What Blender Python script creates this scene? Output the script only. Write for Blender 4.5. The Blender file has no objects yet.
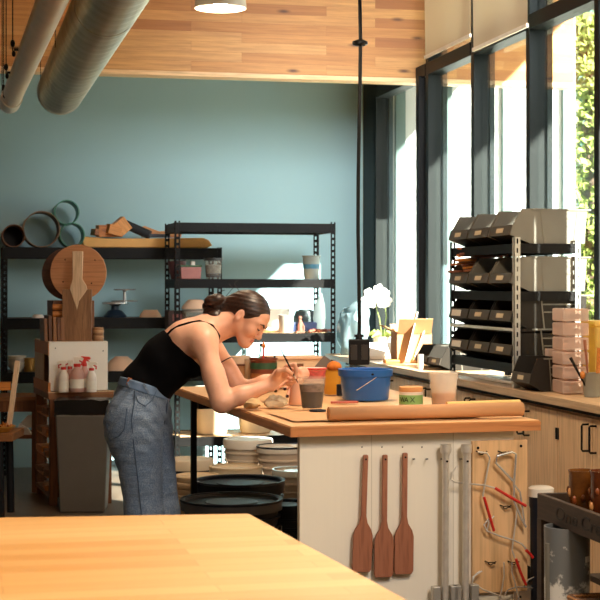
import bpy, bmesh, math, random
import numpy as np
from mathutils import Vector as V, Matrix, Euler, noise as mnoise
random.seed(7)
R = math.radians
F = 1550.0; TH = math.atan(341/1550); CT, ST = math.cos(TH), math.sin(TH); EYE = 1.4; HY = 284.0
SC = bpy.context.scene
COL = SC.collection

def W(px, py, D=None, z=None, Y=None, X=None):
    """A point of the place seen along a given sight line, at a stated distance, height or wall."""
    u = (px-300)/F; v = (HY-py)/F
    if z is not None: D = (z-EYE)/v
    if Y is not None: D = Y/(CT-ST*u)
    if X is not None: D = X/(CT*u+ST)
    x = u*D
    return V((CT*x+ST*D, CT*D-ST*x, EYE+v*D))

# ------------------------------------------------------------------ mesh builder
class B:
    def __init__(s): s.bm = bmesh.new()
    def box(s, c, d, rz=0, rot=None):
        m = Matrix.Translation(c)
        if rot is not None: m = m @ Euler(rot).to_matrix().to_4x4()
        elif rz: m = m @ Matrix.Rotation(rz, 4, 'Z')
        m = m @ Matrix.Diagonal((d[0], d[1], d[2], 1))
        bmesh.ops.create_cube(s.bm, size=1, matrix=m); return s
    def box2(s, a, b):
        a, b = V(a), V(b); return s.box((a+b)/2, [abs(q) for q in (b-a)])
    def cyl(s, p0, p1, r0, r1=None, n=16):
        p0, p1 = V(p0), V(p1); r1 = r0 if r1 is None else r1
        d = p1-p0; q = d.to_track_quat('Z', 'Y').to_matrix().to_4x4()
        m = Matrix.Translation((p0+p1)/2) @ q
        bmesh.ops.create_cone(s.bm, cap_ends=True, segments=n, radius1=r0, radius2=r1, depth=d.length, matrix=m); return s
    def lathe(s, prof, n=24, at=(0, 0, 0), m=None):
        m = Matrix.Translation(at) @ (m or Matrix.Identity(4)); rings = []
        for r, z in prof:
            if r < 1e-6: rings.append([s.bm.verts.new(m @ V((0, 0, z)))])
            else: rings.append([s.bm.verts.new(m @ V((r*math.cos(2*math.pi*i/n), r*math.sin(2*math.pi*i/n), z))) for i in range(n)])
        for a, b in zip(rings, rings[1:]):
            for i in range(n):
                j = (i+1) % n
                f = [a[0], b[j], b[i]] if len(a) == 1 and len(b) > 1 else [a[i], a[j], b[0]] if len(b) == 1 and len(a) > 1 else [a[i], a[j], b[j], b[i]] if len(a) > 1 else None
                if f:
                    try: s.bm.faces.new(f)
                    except ValueError: pass
        return s
    def tube(s, pts, r, n=8, closed=False, rs=None):
        pts = [V(p) for p in pts]; N = len(pts); rings = []; up = None
        for i, p in enumerate(pts):
            t = (pts[(i+1) % N]-pts[i-1]) if closed else (pts[min(i+1, N-1)]-pts[max(i-1, 0)])
            t.normalize()
            if up is None: up = t.orthogonal().normalized()
            up = (up - t*up.dot(t)); up = up.normalized() if up.length > 1e-6 else t.orthogonal().normalized()
            w = t.cross(up); rr = rs[i] if rs else r
            rings.append([s.bm.verts.new(p+(up*math.cos(2*math.pi*k/n)+w*math.sin(2*math.pi*k/n))*rr) for k in range(n)])
        for i in range(N if closed else N-1):
            a, b = rings[i], rings[(i+1) % N]
            for k in range(n): s.bm.faces.new([a[k], a[(k+1) % n], b[(k+1) % n], b[k]])
        if not closed:
            s.bm.faces.new(rings[0][::-1]); s.bm.faces.new(rings[-1])
        return s
    def prism(s, poly, h, m=None):
        """poly: (x, y) outline, extruded 0..h along local z, then moved by m."""
        m = m or Matrix.Identity(4)
        a = [s.bm.verts.new(m @ V((x, y, 0))) for x, y in poly]; b = [s.bm.verts.new(m @ V((x, y, h))) for x, y in poly]
        n = len(poly)
        s.bm.faces.new(a[::-1]); s.bm.faces.new(b)
        for i in range(n): s.bm.faces.new([a[i], a[(i+1) % n], b[(i+1) % n], b[i]])
        return s
    def ball(s, c, r, seg=16):
        r = (r, r, r) if not hasattr(r, '__len__') else r
        bmesh.ops.create_uvsphere(s.bm, u_segments=seg, v_segments=max(6, seg//2), radius=1, matrix=Matrix.Translation(c) @ Matrix.Diagonal((*r, 1))); return s
    def quad(s, *p): s.bm.faces.new([s.bm.verts.new(q) for q in p]); return s
    def build(s, name, mat, parent=None, loc=None, rz=0, bevel=0, angle=35, rot=None, wob=0, seed=0):
        if wob:
            for v in s.bm.verts: v.co += mnoise.noise_vector(v.co*14+V((seed, seed*2, 0)))*wob
        bmesh.ops.recalc_face_normals(s.bm, faces=s.bm.faces)
        me = bpy.data.meshes.new(name); s.bm.to_mesh(me); s.bm.free()
        me.polygons.foreach_set('use_smooth', [True]*len(me.polygons))
        me.set_sharp_from_angle(angle=R(angle)); me.materials.append(mat)
        o = bpy.data.objects.new(name, me); COL.objects.link(o)
        if parent: o.parent = parent
        if loc is not None: o.location = loc
        if rot is not None: o.rotation_euler = rot
        elif rz: o.rotation_euler = (0, 0, rz)
        if bevel:
            md = o.modifiers.new('bevel', 'BEVEL'); md.width = bevel; md.segments = 2; md.limit_method = 'ANGLE'; md.angle_limit = R(40); md.harden_normals = True
        return o

def tag(o, label, cat, group=None, kind=None):
    o['label'] = label; o['category'] = cat
    if group: o['group'] = group
    if kind: o['kind'] = kind
    return o
def thing(name, label, cat, loc=(0, 0, 0), rz=0, group=None, rot=None):
    o = bpy.data.objects.new(name, None); o.empty_display_size = .05; COL.objects.link(o)
    o.location = loc; o.rotation_euler = rot if rot is not None else (0, 0, rz)
    return tag(o, label, cat, group)
def struct(o): o['kind'] = 'structure'; return o
KIDS = {}
def dup(root, loc, rz=None, label=None, group=None):
    c = root.copy(); COL.objects.link(c); c.location = loc
    if rz is not None: c.rotation_euler = (0, 0, rz)
    if label: c['label'] = label
    if group: c['group'] = group
    for ch in [o for o in bpy.data.objects if o.parent == root]:
        d = ch.copy(); COL.objects.link(d); d.parent = c
        for g in [o for o in bpy.data.objects if o.parent == ch]:
            e = g.copy(); COL.objects.link(e); e.parent = d
    return c

# ------------------------------------------------------------------ materials
def C(r, g, b):
    f = lambda c: (c/12.92 if c <= .04045 else ((c+.055)/1.055)**2.4)
    return (f(r/255), f(g/255), f(b/255), 1)
def base(name):
    m = bpy.data.materials.new(name); m.use_nodes = True
    n, l = m.node_tree.nodes, m.node_tree.links
    return m, n, l, n['Principled BSDF']
def coords(n, l, scale=(1, 1, 1), kind='Object', rot=(0, 0, 0)):
    t = n.new('ShaderNodeTexCoord'); mp = n.new('ShaderNodeMapping'); l.new(t.outputs[kind], mp.inputs[0])
    mp.inputs['Scale'].default_value = scale; mp.inputs['Rotation'].default_value = rot
    return mp.outputs[0]
def mixc(n, l, fac, a, b, mode='MIX'):
    x = n.new('ShaderNodeMix'); x.data_type = 'RGBA'; x.blend_type = mode
    for s, v in ((x.inputs[0], fac), (x.inputs[6], a), (x.inputs[7], b)):
        if hasattr(v, 'is_linked'): l.new(v, s)
        else: s.default_value = v
    return x.outputs[2]
def noise(n, l, vec, scale=5, detail=3, rough=.55):
    x = n.new('ShaderNodeTexNoise'); l.new(vec, x.inputs['Vector'])
    x.inputs['Scale'].default_value = scale; x.inputs['Detail'].default_value = detail; x.inputs['Roughness'].default_value = rough
    return x.outputs[0]
def ramp(n, l, v, p0, p1, a=(0, 0, 0, 1), b=(1, 1, 1, 1)):
    x = n.new('ShaderNodeValToRGB'); l.new(v, x.inputs[0]); e = x.color_ramp.elements
    e[0].position = p0; e[1].position = p1; e[0].color = a; e[1].color = b
    return x.outputs[0]
def bumpn(n, l, p, h, strength, dist=.01):
    x = n.new('ShaderNodeBump'); x.inputs['Strength'].default_value = strength; x.inputs['Distance'].default_value = dist
    l.new(h, x.inputs['Height']); l.new(x.outputs[0], p.inputs['Normal'])
def mul(c, k): return (min(1, c[0]*k), min(1, c[1]*k), min(1, c[2]*k), 1)
def plain(name, col, rough=.5, metal=0, var=.12, vs=9, bump=0, bs=60, trans=0, coat=0, ior=None):
    m, n, l, p = base(name); vec = coords(n, l)
    f = noise(n, l, vec, vs, 4)
    l.new(mixc(n, l, ramp(n, l, f, .3, .7), mul(col, 1-var), mul(col, 1+var)), p.inputs['Base Color'])
    p.inputs['Roughness'].default_value = rough; p.inputs['Metallic'].default_value = metal
    if trans: p.inputs['Transmission Weight'].default_value = trans
    if ior: p.inputs['IOR'].default_value = ior
    if coat: p.inputs['Coat Weight'].default_value = coat
    if bump: bumpn(n, l, p, noise(n, l, vec, bs, 3), bump, .004)
    return m
def wood(name, c1, c2, axis='x', sc=1.0, rough=.5, fine=90, bump=.15):
    m, n, l, p = base(name)
    st = {'x': (.06, 1, 1), 'y': (1, .06, 1), 'z': (1, 1, .06)}[axis]
    vec = coords(n, l, tuple(s*sc for s in st))
    a = noise(n, l, vec, 14, 5, .65); b = noise(n, l, vec, fine, 2)
    col = mixc(n, l, ramp(n, l, a, .32, .68), c1, c2)
    col = mixc(n, l, ramp(n, l, b, .45, .75), col, mul(c1, .72)) 
    l.new(col, p.inputs['Base Color']); p.inputs['Roughness'].default_value = rough
    bumpn(n, l, p, b, bump, .002)
    return m
def planks(name, cols, row, length, plane='xy', rough=.5, knots=True, seam=(.05, .02, .01, 1), mort=.02, grainmix=.35):
    """Rows of boards: each its own tone, with grain, knots and thin seams."""
    m, n, l, p = base(name)
    t = n.new('ShaderNodeTexCoord'); sx = n.new('ShaderNodeSeparateXYZ'); l.new(t.outputs['Object'], sx.inputs[0])
    cb = n.new('ShaderNodeCombineXYZ')
    for i, k in enumerate({'xy': (0, 1), 'xz': (0, 2), 'yz': (1, 2), 'yx': (1, 0), 'zx': (2, 0)}[plane]): l.new(sx.outputs[k], cb.inputs[i])
    br = n.new('ShaderNodeTexBrick'); l.new(cb.outputs[0], br.inputs['Vector'])
    br.offset = .37; br.inputs['Scale'].default_value = 1; br.inputs['Brick Width'].default_value = length; br.inputs['Row Height'].default_value = row
    br.inputs['Mortar Size'].default_value = row*mort; br.inputs['Mortar Smooth'].default_value = .1; br.inputs['Bias'].default_value = 0
    br.inputs['Color1'].default_value = (0, 0, 0, 1); br.inputs['Color2'].default_value = (1, 1, 1, 1); br.inputs['Mortar'].default_value = (.5, .5, .5, 1)
    rp = n.new('ShaderNodeValToRGB'); l.new(br.outputs['Color'], rp.inputs[0]); e = rp.color_ramp.elements
    e[0].color = cols[0]; e[1].color = cols[-1]
    for i, c in enumerate(cols[1:-1]): q = e.new((i+1)/(len(cols)-1)); q.color = c
    mp = n.new('ShaderNodeMapping'); l.new(cb.outputs[0], mp.inputs[0]); mp.inputs['Scale'].default_value = (1.2, 22, 1)
    # shift the grain from board to board
    ad = n.new('ShaderNodeVectorMath'); ad.operation = 'MULTIPLY_ADD'; l.new(br.outputs['Color'], ad.inputs[0]); ad.inputs[1].default_value = (9, 9, 9); l.new(mp.outputs[0], ad.inputs[2])
    g = noise(n, l, ad.outputs[0], 2.2, 5, .65)
    col = mixc(n, l, ramp(n, l, g, .35, .75, (0, 0, 0, 1), (grainmix,)*3+(1,)), rp.outputs[0], mul(cols[0], .62))
    if knots:
        mk = n.new('ShaderNodeMapping'); l.new(cb.outputs[0], mk.inputs[0]); mk.inputs['Scale'].default_value = (2.2, 7.5, 1)
        vo = n.new('ShaderNodeTexVoronoi'); vo.voronoi_dimensions = '2D'; l.new(mk.outputs[0], vo.inputs['Vector']); vo.inputs['Scale'].default_value = 1.0
        sc = n.new('ShaderNodeSeparateColor'); l.new(vo.outputs['Color'], sc.inputs[0])
        gt = n.new('ShaderNodeMath'); gt.operation = 'GREATER_THAN'; l.new(sc.outputs[0], gt.inputs[0]); gt.inputs[1].default_value = .62
        kn = ramp(n, l, vo.outputs['Distance'], .03, .13, (1, 1, 1, 1), (0, 0, 0, 1))
        mm = n.new('ShaderNodeMath'); mm.operation = 'MULTIPLY'; l.new(kn, mm.inputs[0]); l.new(gt.outputs[0], mm.inputs[1])
        col = mixc(n, l, mm.outputs[0], col, mul(cols[0], .3))
    col = mixc(n, l, br.outputs['Fac'], col, seam)
    l.new(col, p.inputs['Base Color']); p.inputs['Roughness'].default_value = rough
    bumpn(n, l, p, g, .1, .003)
    return m
def glassy(name, tint=(1, 1, 1, 1), refl=.4):
    """Clear pane: see-through with a mirror-like sheen that grows at grazing angles."""
    m, n, l, p = base(name); n.remove(p); out = n['Material Output']
    tr = n.new('ShaderNodeBsdfTransparent'); tr.inputs[0].default_value = tint
    gl = n.new('ShaderNodeBsdfGlossy'); gl.inputs['Roughness'].default_value = .02
    fr = n.new('ShaderNodeFresnel'); fr.inputs['IOR'].default_value = 1.35
    mu = n.new('ShaderNodeMath'); mu.operation = 'MULTIPLY'; l.new(fr.outputs[0], mu.inputs[0]); mu.inputs[1].default_value = refl
    mx = n.new('ShaderNodeMixShader'); l.new(mu.outputs[0], mx.inputs[0]); l.new(tr.outputs[0], mx.inputs[1]); l.new(gl.outputs[0], mx.inputs[2])
    l.new(mx.outputs[0], out.inputs[0]); return m
def sheer(name, col, opaque=.5, rough=.35):
    """Thin translucent plastic: part diffuse skin, part see-through."""
    m, n, l, p = base(name); out = n['Material Output']
    tr = n.new('ShaderNodeBsdfTransparent'); tr.inputs[0].default_value = mul(col, 1.25)
    tl = n.new('ShaderNodeBsdfTranslucent'); tl.inputs[0].default_value = col
    vec = coords(n, l); f = noise(n, l, vec, 25, 3)
    l.new(mixc(n, l, f, mul(col, .85), mul(col, 1.1)), p.inputs['Base Color']); p.inputs['Roughness'].default_value = rough
    a = n.new('ShaderNodeMixShader'); a.inputs[0].default_value = .35; l.new(p.outputs[0], a.inputs[1]); l.new(tl.outputs[0], a.inputs[2])
    b = n.new('ShaderNodeMixShader'); b.inputs[0].default_value = opaque; l.new(tr.outputs[0], b.inputs[1]); l.new(a.outputs[0], b.inputs[2])
    l.new(b.outputs[0], out.inputs[0]); return m
def fabric(name, col, transl=.4, weave=900, var=.06):
    m, n, l, p = base(name); out = n['Material Output']; vec = coords(n, l)
    f = noise(n, l, vec, weave, 1)
    c = mixc(n, l, f, mul(col, 1-var), mul(col, 1+var)); l.new(c, p.inputs['Base Color']); p.inputs['Roughness'].default_value = .9
    p.inputs['Specular IOR Level'].default_value = .1
    tl = n.new('ShaderNodeBsdfTranslucent'); l.new(c, tl.inputs[0])
    a = n.new('ShaderNodeMixShader'); a.inputs[0].default_value = transl; l.new(p.outputs[0], a.inputs[1]); l.new(tl.outputs[0], a.inputs[2]); l.new(a.outputs[0], out.inputs[0])
    return m
def glow(name, col, s):
    m, n, l, p = base(name); p.inputs['Emission Color'].default_value = col; p.inputs['Emission Strength'].default_value = s; p.inputs['Base Color'].default_value = col
    return m

M = {}
M['header'] = planks('header_boards', [C(162, 100, 48), C(188, 128, 66), C(202, 144, 78), C(214, 162, 96)], .068, .95, 'xz', .55, grainmix=.6, seam=C(158, 104, 54), mort=.012)
M['butcher'] = planks('butcher_block', [C(206, 150, 84), C(218, 166, 100), C(228, 182, 118)], .06, .55, 'xy', .38, knots=False, seam=C(186, 132, 74), mort=.012, grainmix=.25)
M['birch'] = planks('birch_top', [C(226, 180, 130), C(234, 192, 144)], .2, 2.2, 'xy', .42, knots=False, seam=C(190, 135, 80), mort=.01, grainmix=.2)
M['birch_edge'] = wood('birch_edge', C(188, 118, 66), C(204, 136, 80), 'x', 1, .45)
M['whiteboard'] = planks('white_boards', [C(232, 224, 208), C(238, 231, 216)], .31, 4, 'zx', .55, knots=False, seam=C(205, 196, 178), mort=.006, grainmix=.06)
M['ply'] = wood('plywood', C(222, 178, 128), C(230, 190, 144), 'z', .6, .5)
M['cabinet'] = wood('cabinet_maple', C(222, 184, 142), C(230, 196, 156), 'z', .8, .45)
M['counter'] = wood('counter_laminate', C(188, 156, 120), C(200, 170, 134), 'y', .7, .4)
M['paddle'] = wood('paddle_hardwood', C(142, 86, 62), C(160, 104, 78), 'z', 1.6, .45)
M['oldwood'] = wood('old_wood', C(118, 80, 50), C(156, 114, 78), 'z', 2.0, .6, bump=.3)
M['brownwood'] = wood('brown_wood', C(98, 54, 22), C(134, 80, 36), 'z', 1.2, .55)
M['brownwoodx'] = wood('brown_wood_flat', C(120, 74, 36), C(156, 102, 56), 'x', 1.2, .5)
M['orangewood'] = wood('orange_wood', C(190, 112, 44), C(214, 138, 64), 'x', 1.5, .5)
M['palewood'] = wood('pale_wood', C(206, 172, 136), C(222, 192, 158), 'z', 1.5, .55)
M['bat'] = wood('bat_board', C(190, 128, 84), C(202, 142, 98), 'x', .8, .55)
M['darkbat'] = wood('dark_bat_board', C(70, 44, 32), C(92, 60, 44), 'x', .8, .6)
M['cartwood'] = wood('cart_wood', C(48, 34, 24), C(66, 46, 32), 'y', 1.2, .6)
M['cedar'] = wood('cedar', C(150, 84, 44), C(172, 104, 58), 'y', 1.5, .55)
M['board'] = wood('shelf_board', C(204, 164, 118), C(216, 178, 134), 'x', 1, .6)
M['blue_wall'] = plain('blue_paint', C(150, 186, 192), .6, var=.02, vs=1.2)
M['white_wall'] = plain('white_paint', C(214, 208, 196), .7, var=.02)
M['tan_wall'] = plain('tan_paint', C(150, 138, 122), .7, var=.02)
M['siding'] = plain('white_siding', C(196, 201, 197), .6, var=.01)
M['batten'] = plain('siding_batten', C(78, 100, 95), .6, var=.02)
M['black'] = plain('black_steel', C(15, 14, 13), .5, .0, var=.2)
M['alu'] = plain('dark_aluminium', C(24, 29, 28), .5, .0, var=.05)
M['trim'] = wood('fir_trim', C(206, 188, 138), C(216, 200, 154), 'z', .6, .55)
M['steel'] = plain('steel', C(222, 216, 206), .3, .55, var=.1, vs=30)
M['chrome'] = plain('chrome', C(215, 216, 216), .22, .7, var=.05)
M['blackpl'] = plain('black_plastic', C(24, 24, 26), .4, var=.2)
M['binpl'] = plain('bin_plastic', C(42, 38, 33), .42, var=.08)
M['litgrey'] = plain('lit_grey_plastic', C(112, 108, 97), .45, var=.05)  # bin plastic's lit tone for upper side walls; plain grey on the side tube
M['label'] = plain('label_card', C(196, 180, 150), .6)
M['labelw'] = plain('white_label_card', C(226, 220, 206), .6)
M['white'] = plain('white_plastic', C(226, 220, 208), .4, var=.04)
M['cream'] = plain('cream_plastic', C(218, 198, 164), .5, var=.06)
M['bisque'] = plain('bisque_clay', C(222, 184, 152), .75, var=.06, bump=.1)
M['pinkclay'] = plain('pink_clay', C(206, 158, 132), .8, var=.06, bump=.15)
M['tub'] = plain('tub_black', C(30, 35, 46), .42, var=.25, vs=20)
M['greylid'] = plain('lid_grey', C(72, 74, 80), .45, var=.15, vs=14)
M['red'] = plain('red_plastic', C(196, 34, 28), .4, var=.08)
M['cloth'] = plain('crumpled_cloth', C(208, 190, 158), .9, var=.15, vs=30)
M['paper'] = plain('white_paper', C(232, 228, 218), .8, var=.02)
M['kraft'] = plain('kraft_paper', C(188, 140, 98), .7, var=.06, vs=4, bump=.1, bs=25)
M['card'] = plain('cardboard', C(186, 138, 92), .8, var=.06)
M['stone'] = plain('outdoor_paving', C(160, 158, 150), .8)
M['lawn'] = plain('lawn_grass', C(90, 120, 60), .9, var=.3, vs=3)
M['leaf'] = plain('tree_leaf', C(138, 152, 72), .6, var=.35, vs=2)
M['leafd'] = plain('conifer_needles', C(70, 110, 96), .6, var=.3, vs=2)
M['bark'] = plain('bark', C(96, 76, 60), .9, var=.2)
for k_ in ('black', 'alu', 'binpl', 'blackpl', 'tub'): M[k_].node_tree.nodes['Principled BSDF'].inputs['Specular IOR Level'].default_value = .16
M['pane'] = glassy('window_glass', (.97, 1, .99, 1))
M['clear'] = sheer('clear_plastic', C(228, 226, 222), .14, .1)
M['frost'] = sheer('frosted_plastic', C(232, 214, 204), .6, .3)
M['shade'] = fabric('roller_fabric', C(216, 194, 158), .25)
# ------------------------------------------------------------------ the room
YB, YH, XW, ZC = 12.0, 10.5, 3.2, 4.05
def concrete():
    m, n, l, p = base('concrete_floor'); vec = coords(n, l)
    f = noise(n, l, vec, 1.3, 6, .65); g = noise(n, l, vec, 14, 4)
    c = mixc(n, l, ramp(n, l, f, .3, .7), C(90, 78, 66), C(124, 111, 96)); c = mixc(n, l, ramp(n, l, g, .45, .75), c, C(98, 84, 70))
    l.new(c, p.inputs['Base Color']); p.inputs['Roughness'].default_value = .32; bumpn(n, l, p, g, .05, .003); return m
struct(B().box2((-4.5, -3.5, -.1), (XW+.1, YB+.2, 0)).build('floor', concrete()))
struct(B().box2((-4.5, YB, 0), (XW-.045, YB+.15, ZC)).build('wall_back', M['blue_wall']))
struct(B().box2((-4.6, -3.5, 0), (-4.5, YB, ZC)).build('wall_left', M['tan_wall']))
struct(B().box2((-4.5, -3.6, 0), (XW+.1, -3.5, ZC)).build('wall_front', M['tan_wall']))
struct(B().box2((-4.6, -3.6, ZC), (XW+.15, YB+.15, ZC+.12)).build('ceiling', planks('ceiling_boards', [C(190, 132, 74), C(226, 172, 108)], .14, 1.8, 'xy')))
struct(B().box2((XW-.045, YB-.03, 0), (XW+.01, YB+.1, ZC)).build('trim_corner', M['trim']))
# the deep timber header that runs across the room and on through the glass
ZHB = W(412, 78.3, Y=YH).z
XHE = W(574, 80, Y=YH).x
hd = struct(B().box2((-4.5, YH, ZHB), (XHE, YH+.14, ZC+.6)).build('wall_header', M['header']))
B().box2((-4.5, YH-.006, ZHB-.03), (XHE+.004, YH+.15, ZHB)).build('edge_board', wood('edge_board', C(230, 188, 132), C(238, 202, 152), 'x', 1)).parent = hd
# roof and eaves: the shadow line on the siding is the edge of this roof
XE = 5.49; ZE = EYE+XE-2.37
struct(B().box2((-4.6, -3.6, ZE), (XE, YB+.0, ZE+.15)).build('roof', M['siding']))
# window wall: sill wall, mullions, transoms and panes
struct(B().box2((XW-.06, -3.5, 0), (XW+.12, YB, .93)).build('wall_right', M['white_wall']))
YM = [11.62, 10.25, 9.28, 8.31, 7.34, 6.37, 5.40, 4.43, 3.46, 2.49, 1.52, .55, -.42, -1.39, -2.36, -3.33]
ZT = 2.84
for i, (a, b) in enumerate(zip(YM, YM[1:])):
    w = bpy.data.objects.new('window_%d' % (i+1), None); COL.objects.link(w); w.location = (XW, (a+b)/2, 0); struct(w)
    f = B(); y0, y1 = b-w.location.y, a-w.location.y
    f.box2((-.05, y1-.03, .93), (.05, y1+.03, ZC)); f.box2((.05, y1-.045, .93), (.085, y1+.0, ZC))
    f.box2((-.055, y0+.03, ZT), (.05, y1-.03, ZT+.085)); f.box2((-.055, y0+.03, .93), (.06, y1-.03, .985)); f.box2((-.05, y0+.03, ZC-.08), (.05, y1-.03, ZC))
    f.build('window_frame', M['alu'], w, bevel=.003)
    B().box2((-.004, y0+.03, .985), (.004, y1-.03, ZT)).build('glass_pane', M['pane'], w)
    B().box2((-.004, y0+.03, ZT+.085), (.004, y1-.03, ZC-.08)).build('transom_pane', M['pane'], w)
w = bpy.data.objects.new('window_%d' % len(YM), None); COL.objects.link(w); w.location = (XW, 11.8, 0); struct(w)
B().box2((-.05, -.18, .93), (.05, .17, ZC)).build('window_frame', M['alu'], w)
struct(B().box2((XW-.075, YH-.14, 0), (XW-.01, YH-.07, ZHB)).build('trim_post', M['black'], bevel=.003))
# outside
struct(B().box2((XW+.12, -6, -.12), (40, 60, -.02)).build('ground', M['stone']))
struct(B().box2((9.5, 13, -.02), (40, 60, .02)).build('lawn', M['lawn']))
XS = W(575, 150, Y=YB).x
sd = struct(B().box2((XW+.02, YB, -.1), (XS, YB+.15, ZE)).build('wall_exterior', M['siding']))
for px in (399.5, 446, 506, 566):
    x = W(px, 150, Y=YB).x
    B().box2((x-.04, YB-.04, -.1), (x+.04, YB, ZE)).build('batten', M['batten']).parent = sd
def tree(name, label, x, y, h, r, mat, nleaf, conical=False, z0=1.0):
    t = thing(name, label, 'tree', (x, y, 0))
    tr = B(); tr.tube([(0, 0, 0), (.1, 0, h*.5), (.02, .1, h*.96)], .2, 8, rs=[.22, .15, .03])
    rng = random.Random(int(h*10))
    for k in range(14):
        zz = z0+(h-z0)*(k+.5)/14; a = k*2.4; rr = r*(1-(zz-z0)/(h-z0))*.8 if conical else r*.6
        tr.tube([(0.06, 0, zz-.3), (math.cos(a)*rr, math.sin(a)*rr, zz+(-.1 if conical else .5))], .04, 5, rs=[.05, .012])
    tr.build('trunk', M['bark'], t)
    lf = B()
    for k in range(nleaf):
        zz = z0+(h-z0)*rng.random()**(1.3 if conical else .8); a = rng.random()*6.283
        q = (zz-z0)/(h-z0); lim = r*(1-q) if conical else r*math.sqrt(max(0, 1-(2*q-1)**2))
        rr = lim*math.sqrt(rng.random()); c = V((math.cos(a)*rr, math.sin(a)*rr, zz)); s = .045+.05*rng.random()
        u = V((rng.gauss(0, 1), rng.gauss(0, 1), rng.gauss(0, 1))).normalized(); v = u.orthogonal()
        lf.quad(c-u*s-v*s*.1, c+v*s*.6, c+u*s, c-v*s*.6)
    lf.build('foliage', mat, t)
p = W(588, 200, D=26); tree('broadleaf_tree', 'leafy yellow green tree outside beyond the last pane of the window wall', p.x, p.y, 5.9, 1.5, M['leaf'], 8000, z0=.6)
p = W(590, 200, D=33); tree('conifer_tree', 'tall thin conifer rising above the yellow green tree outside', p.x, p.y, 11.0, 1.0, M['leafd'], 3000, True, z0=4.2)
p = W(606, 200, D=36); tree('broadleaf_tree', 'tall dark green tree outside past the conifer', p.x, p.y, 9.0, 2.2, plain('dark_leaf', C(84, 120, 60), .6, var=.35, vs=2), 6000, z0=.6)
# sun, sky
sun = bpy.data.lights.new('sun', 'SUN'); sun.energy = 46.0; sun.angle = R(.6); sun.color = (1, .95, .86)
so = bpy.data.objects.new('sun', sun); COL.objects.link(so); so.rotation_euler = V((-1, 1.19, -1)).to_track_quat('-Z', 'Y').to_euler()
wd = bpy.data.worlds.new('sky'); SC.world = wd; wd.use_nodes = True
n, l = wd.node_tree.nodes, wd.node_tree.links; bg = n['Background']
sk = n.new('ShaderNodeTexSky'); sk.sky_type = 'HOSEK_WILKIE'; sk.sun_direction = V((1, -1.19, 1)).normalized(); sk.turbidity = 3.2; sk.ground_albedo = .5
hs = n.new('ShaderNodeHueSaturation'); hs.inputs['Saturation'].default_value = .45; l.new(sk.outputs[0], hs.inputs['Color']); l.new(hs.outputs[0], bg.inputs[0])
bg.inputs[1].default_value = 5
def area(name, loc, size, energy, col, rot=(0, 0, 0), sy=None, spread=180):
    a = bpy.data.lights.new(name, 'AREA'); a.energy = energy; a.color = col; a.shape = 'DISK' if sy is None else 'RECTANGLE'; a.size = size
    if sy: a.size_y = sy
    a.spread = R(spread)
    o = bpy.data.objects.new(name, a); COL.objects.link(o); o.location = loc; o.rotation_euler = rot; return o
for y0, y1 in ((5.4, 12.0),):
    po = area('daylight_opening', (XW+.14, (y0+y1)/2, 2.5), 3.1, 1, (1, 1, 1), (0, R(90), 0), y1-y0); po.data.cycles.is_portal = True
WARM = (1.0, .79, .56)
# pendant lamps of the workshop (the others hang above the picture)
def pendant(loc, label, shade=True):
    t = thing('pendant_lamp', label, 'lamp', loc)
    B().lathe([(0, .16), (.03, .16), (.035, .13), (.13, .05), (.135, 0), (.131, 0), (.126, .047), (.03, .122), (0, .125)], 32).build('lamp_shade', plain('lamp_enamel', C(206, 200, 188), .35), t)
    B().cyl((0, 0, .16), (0, 0, ZC-loc[2]), .004, n=8).build('cord', M['black'], t)
    B().ball((0, 0, .055), (.05, .05, .05), 20).build('bulb', glow('lamp_glow', (1, .86, .66, 1), 12), t)
    return t
lp = W(220.5, 8.5, D=8.0); pendant(lp, 'round white pendant lamp hanging in front of the timber header')
for loc, e, s in (((.75, 7.6, 2.78), 16, .3), ((lp.x, lp.y, lp.z+.03), 16, .22), ((.3, 2.6, 2.75), 46, .35), ((1.9, 3.3, 2.6), 56, .4), ((1.5, 5.9, 2.75), 50, .3), ((-1.6, 6.8, 2.8), 4, .3), ((-1.6, 3.0, 2.8), 14, .4)):
    area('ceiling_lamp', loc, s, e*.5, WARM)
area('fill_light', (2.55, 7.0, 3.45), 1.2, 13, (.93, .97, 1), V((.25, 5.0, -1.65)).to_track_quat('-Z', 'Y').to_euler(), 1.2, 55)  # added cool fill aimed at the back wall, no fixture there
area('fill_light', (2.3, 1.2, 3.7), 1.4, 22, (.95, .97, 1), V((-1.3, 4.2, -3.2)).to_track_quat('-Z', 'Y').to_euler(), 1.4, 110)  # second added fill, aimed at the island from overhead
for loc, e in (((-1.0, 8.6, 2.45), 6), ((1.4, 8.4, 2.5), 7)):   # warm fill lights added to brighten the timber, no fixtures
    area('timber_fill', loc, .5, e*.42, WARM, (R(180-25), 0, 0))
# camera
cd = bpy.data.cameras.new('camera'); cam = bpy.data.objects.new('camera', cd); COL.objects.link(cam)
cam.location = (0, 0, EYE); cam.rotation_euler = (R(90), 0, -TH); cd.sensor_width = 36; cd.lens = F/600*36; cd.shift_y = (HY-300)/600
cd.clip_start = .05; cd.clip_end = 200
cd.dof.use_dof = True; cd.dof.focus_distance = 6.2; cd.dof.aperture_fstop = 13.0
SC.camera = cam
SC.view_settings.view_transform = 'Standard'; SC.view_settings.look = 'None'; SC.view_settings.gamma = 1; SC.view_settings.exposure = 0.6; SC.view_settings.use_curve_mapping = False
SC.cycles.use_denoising = True
SC.cycles.max_bounces = 8; SC.cycles.diffuse_bounces = 5; SC.cycles.transparent_max_bounces = 16
SC.cycles.caustics_reflective = False; SC.cycles.caustics_refractive = False; SC.cycles.sample_clamp_indirect = 6

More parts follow.
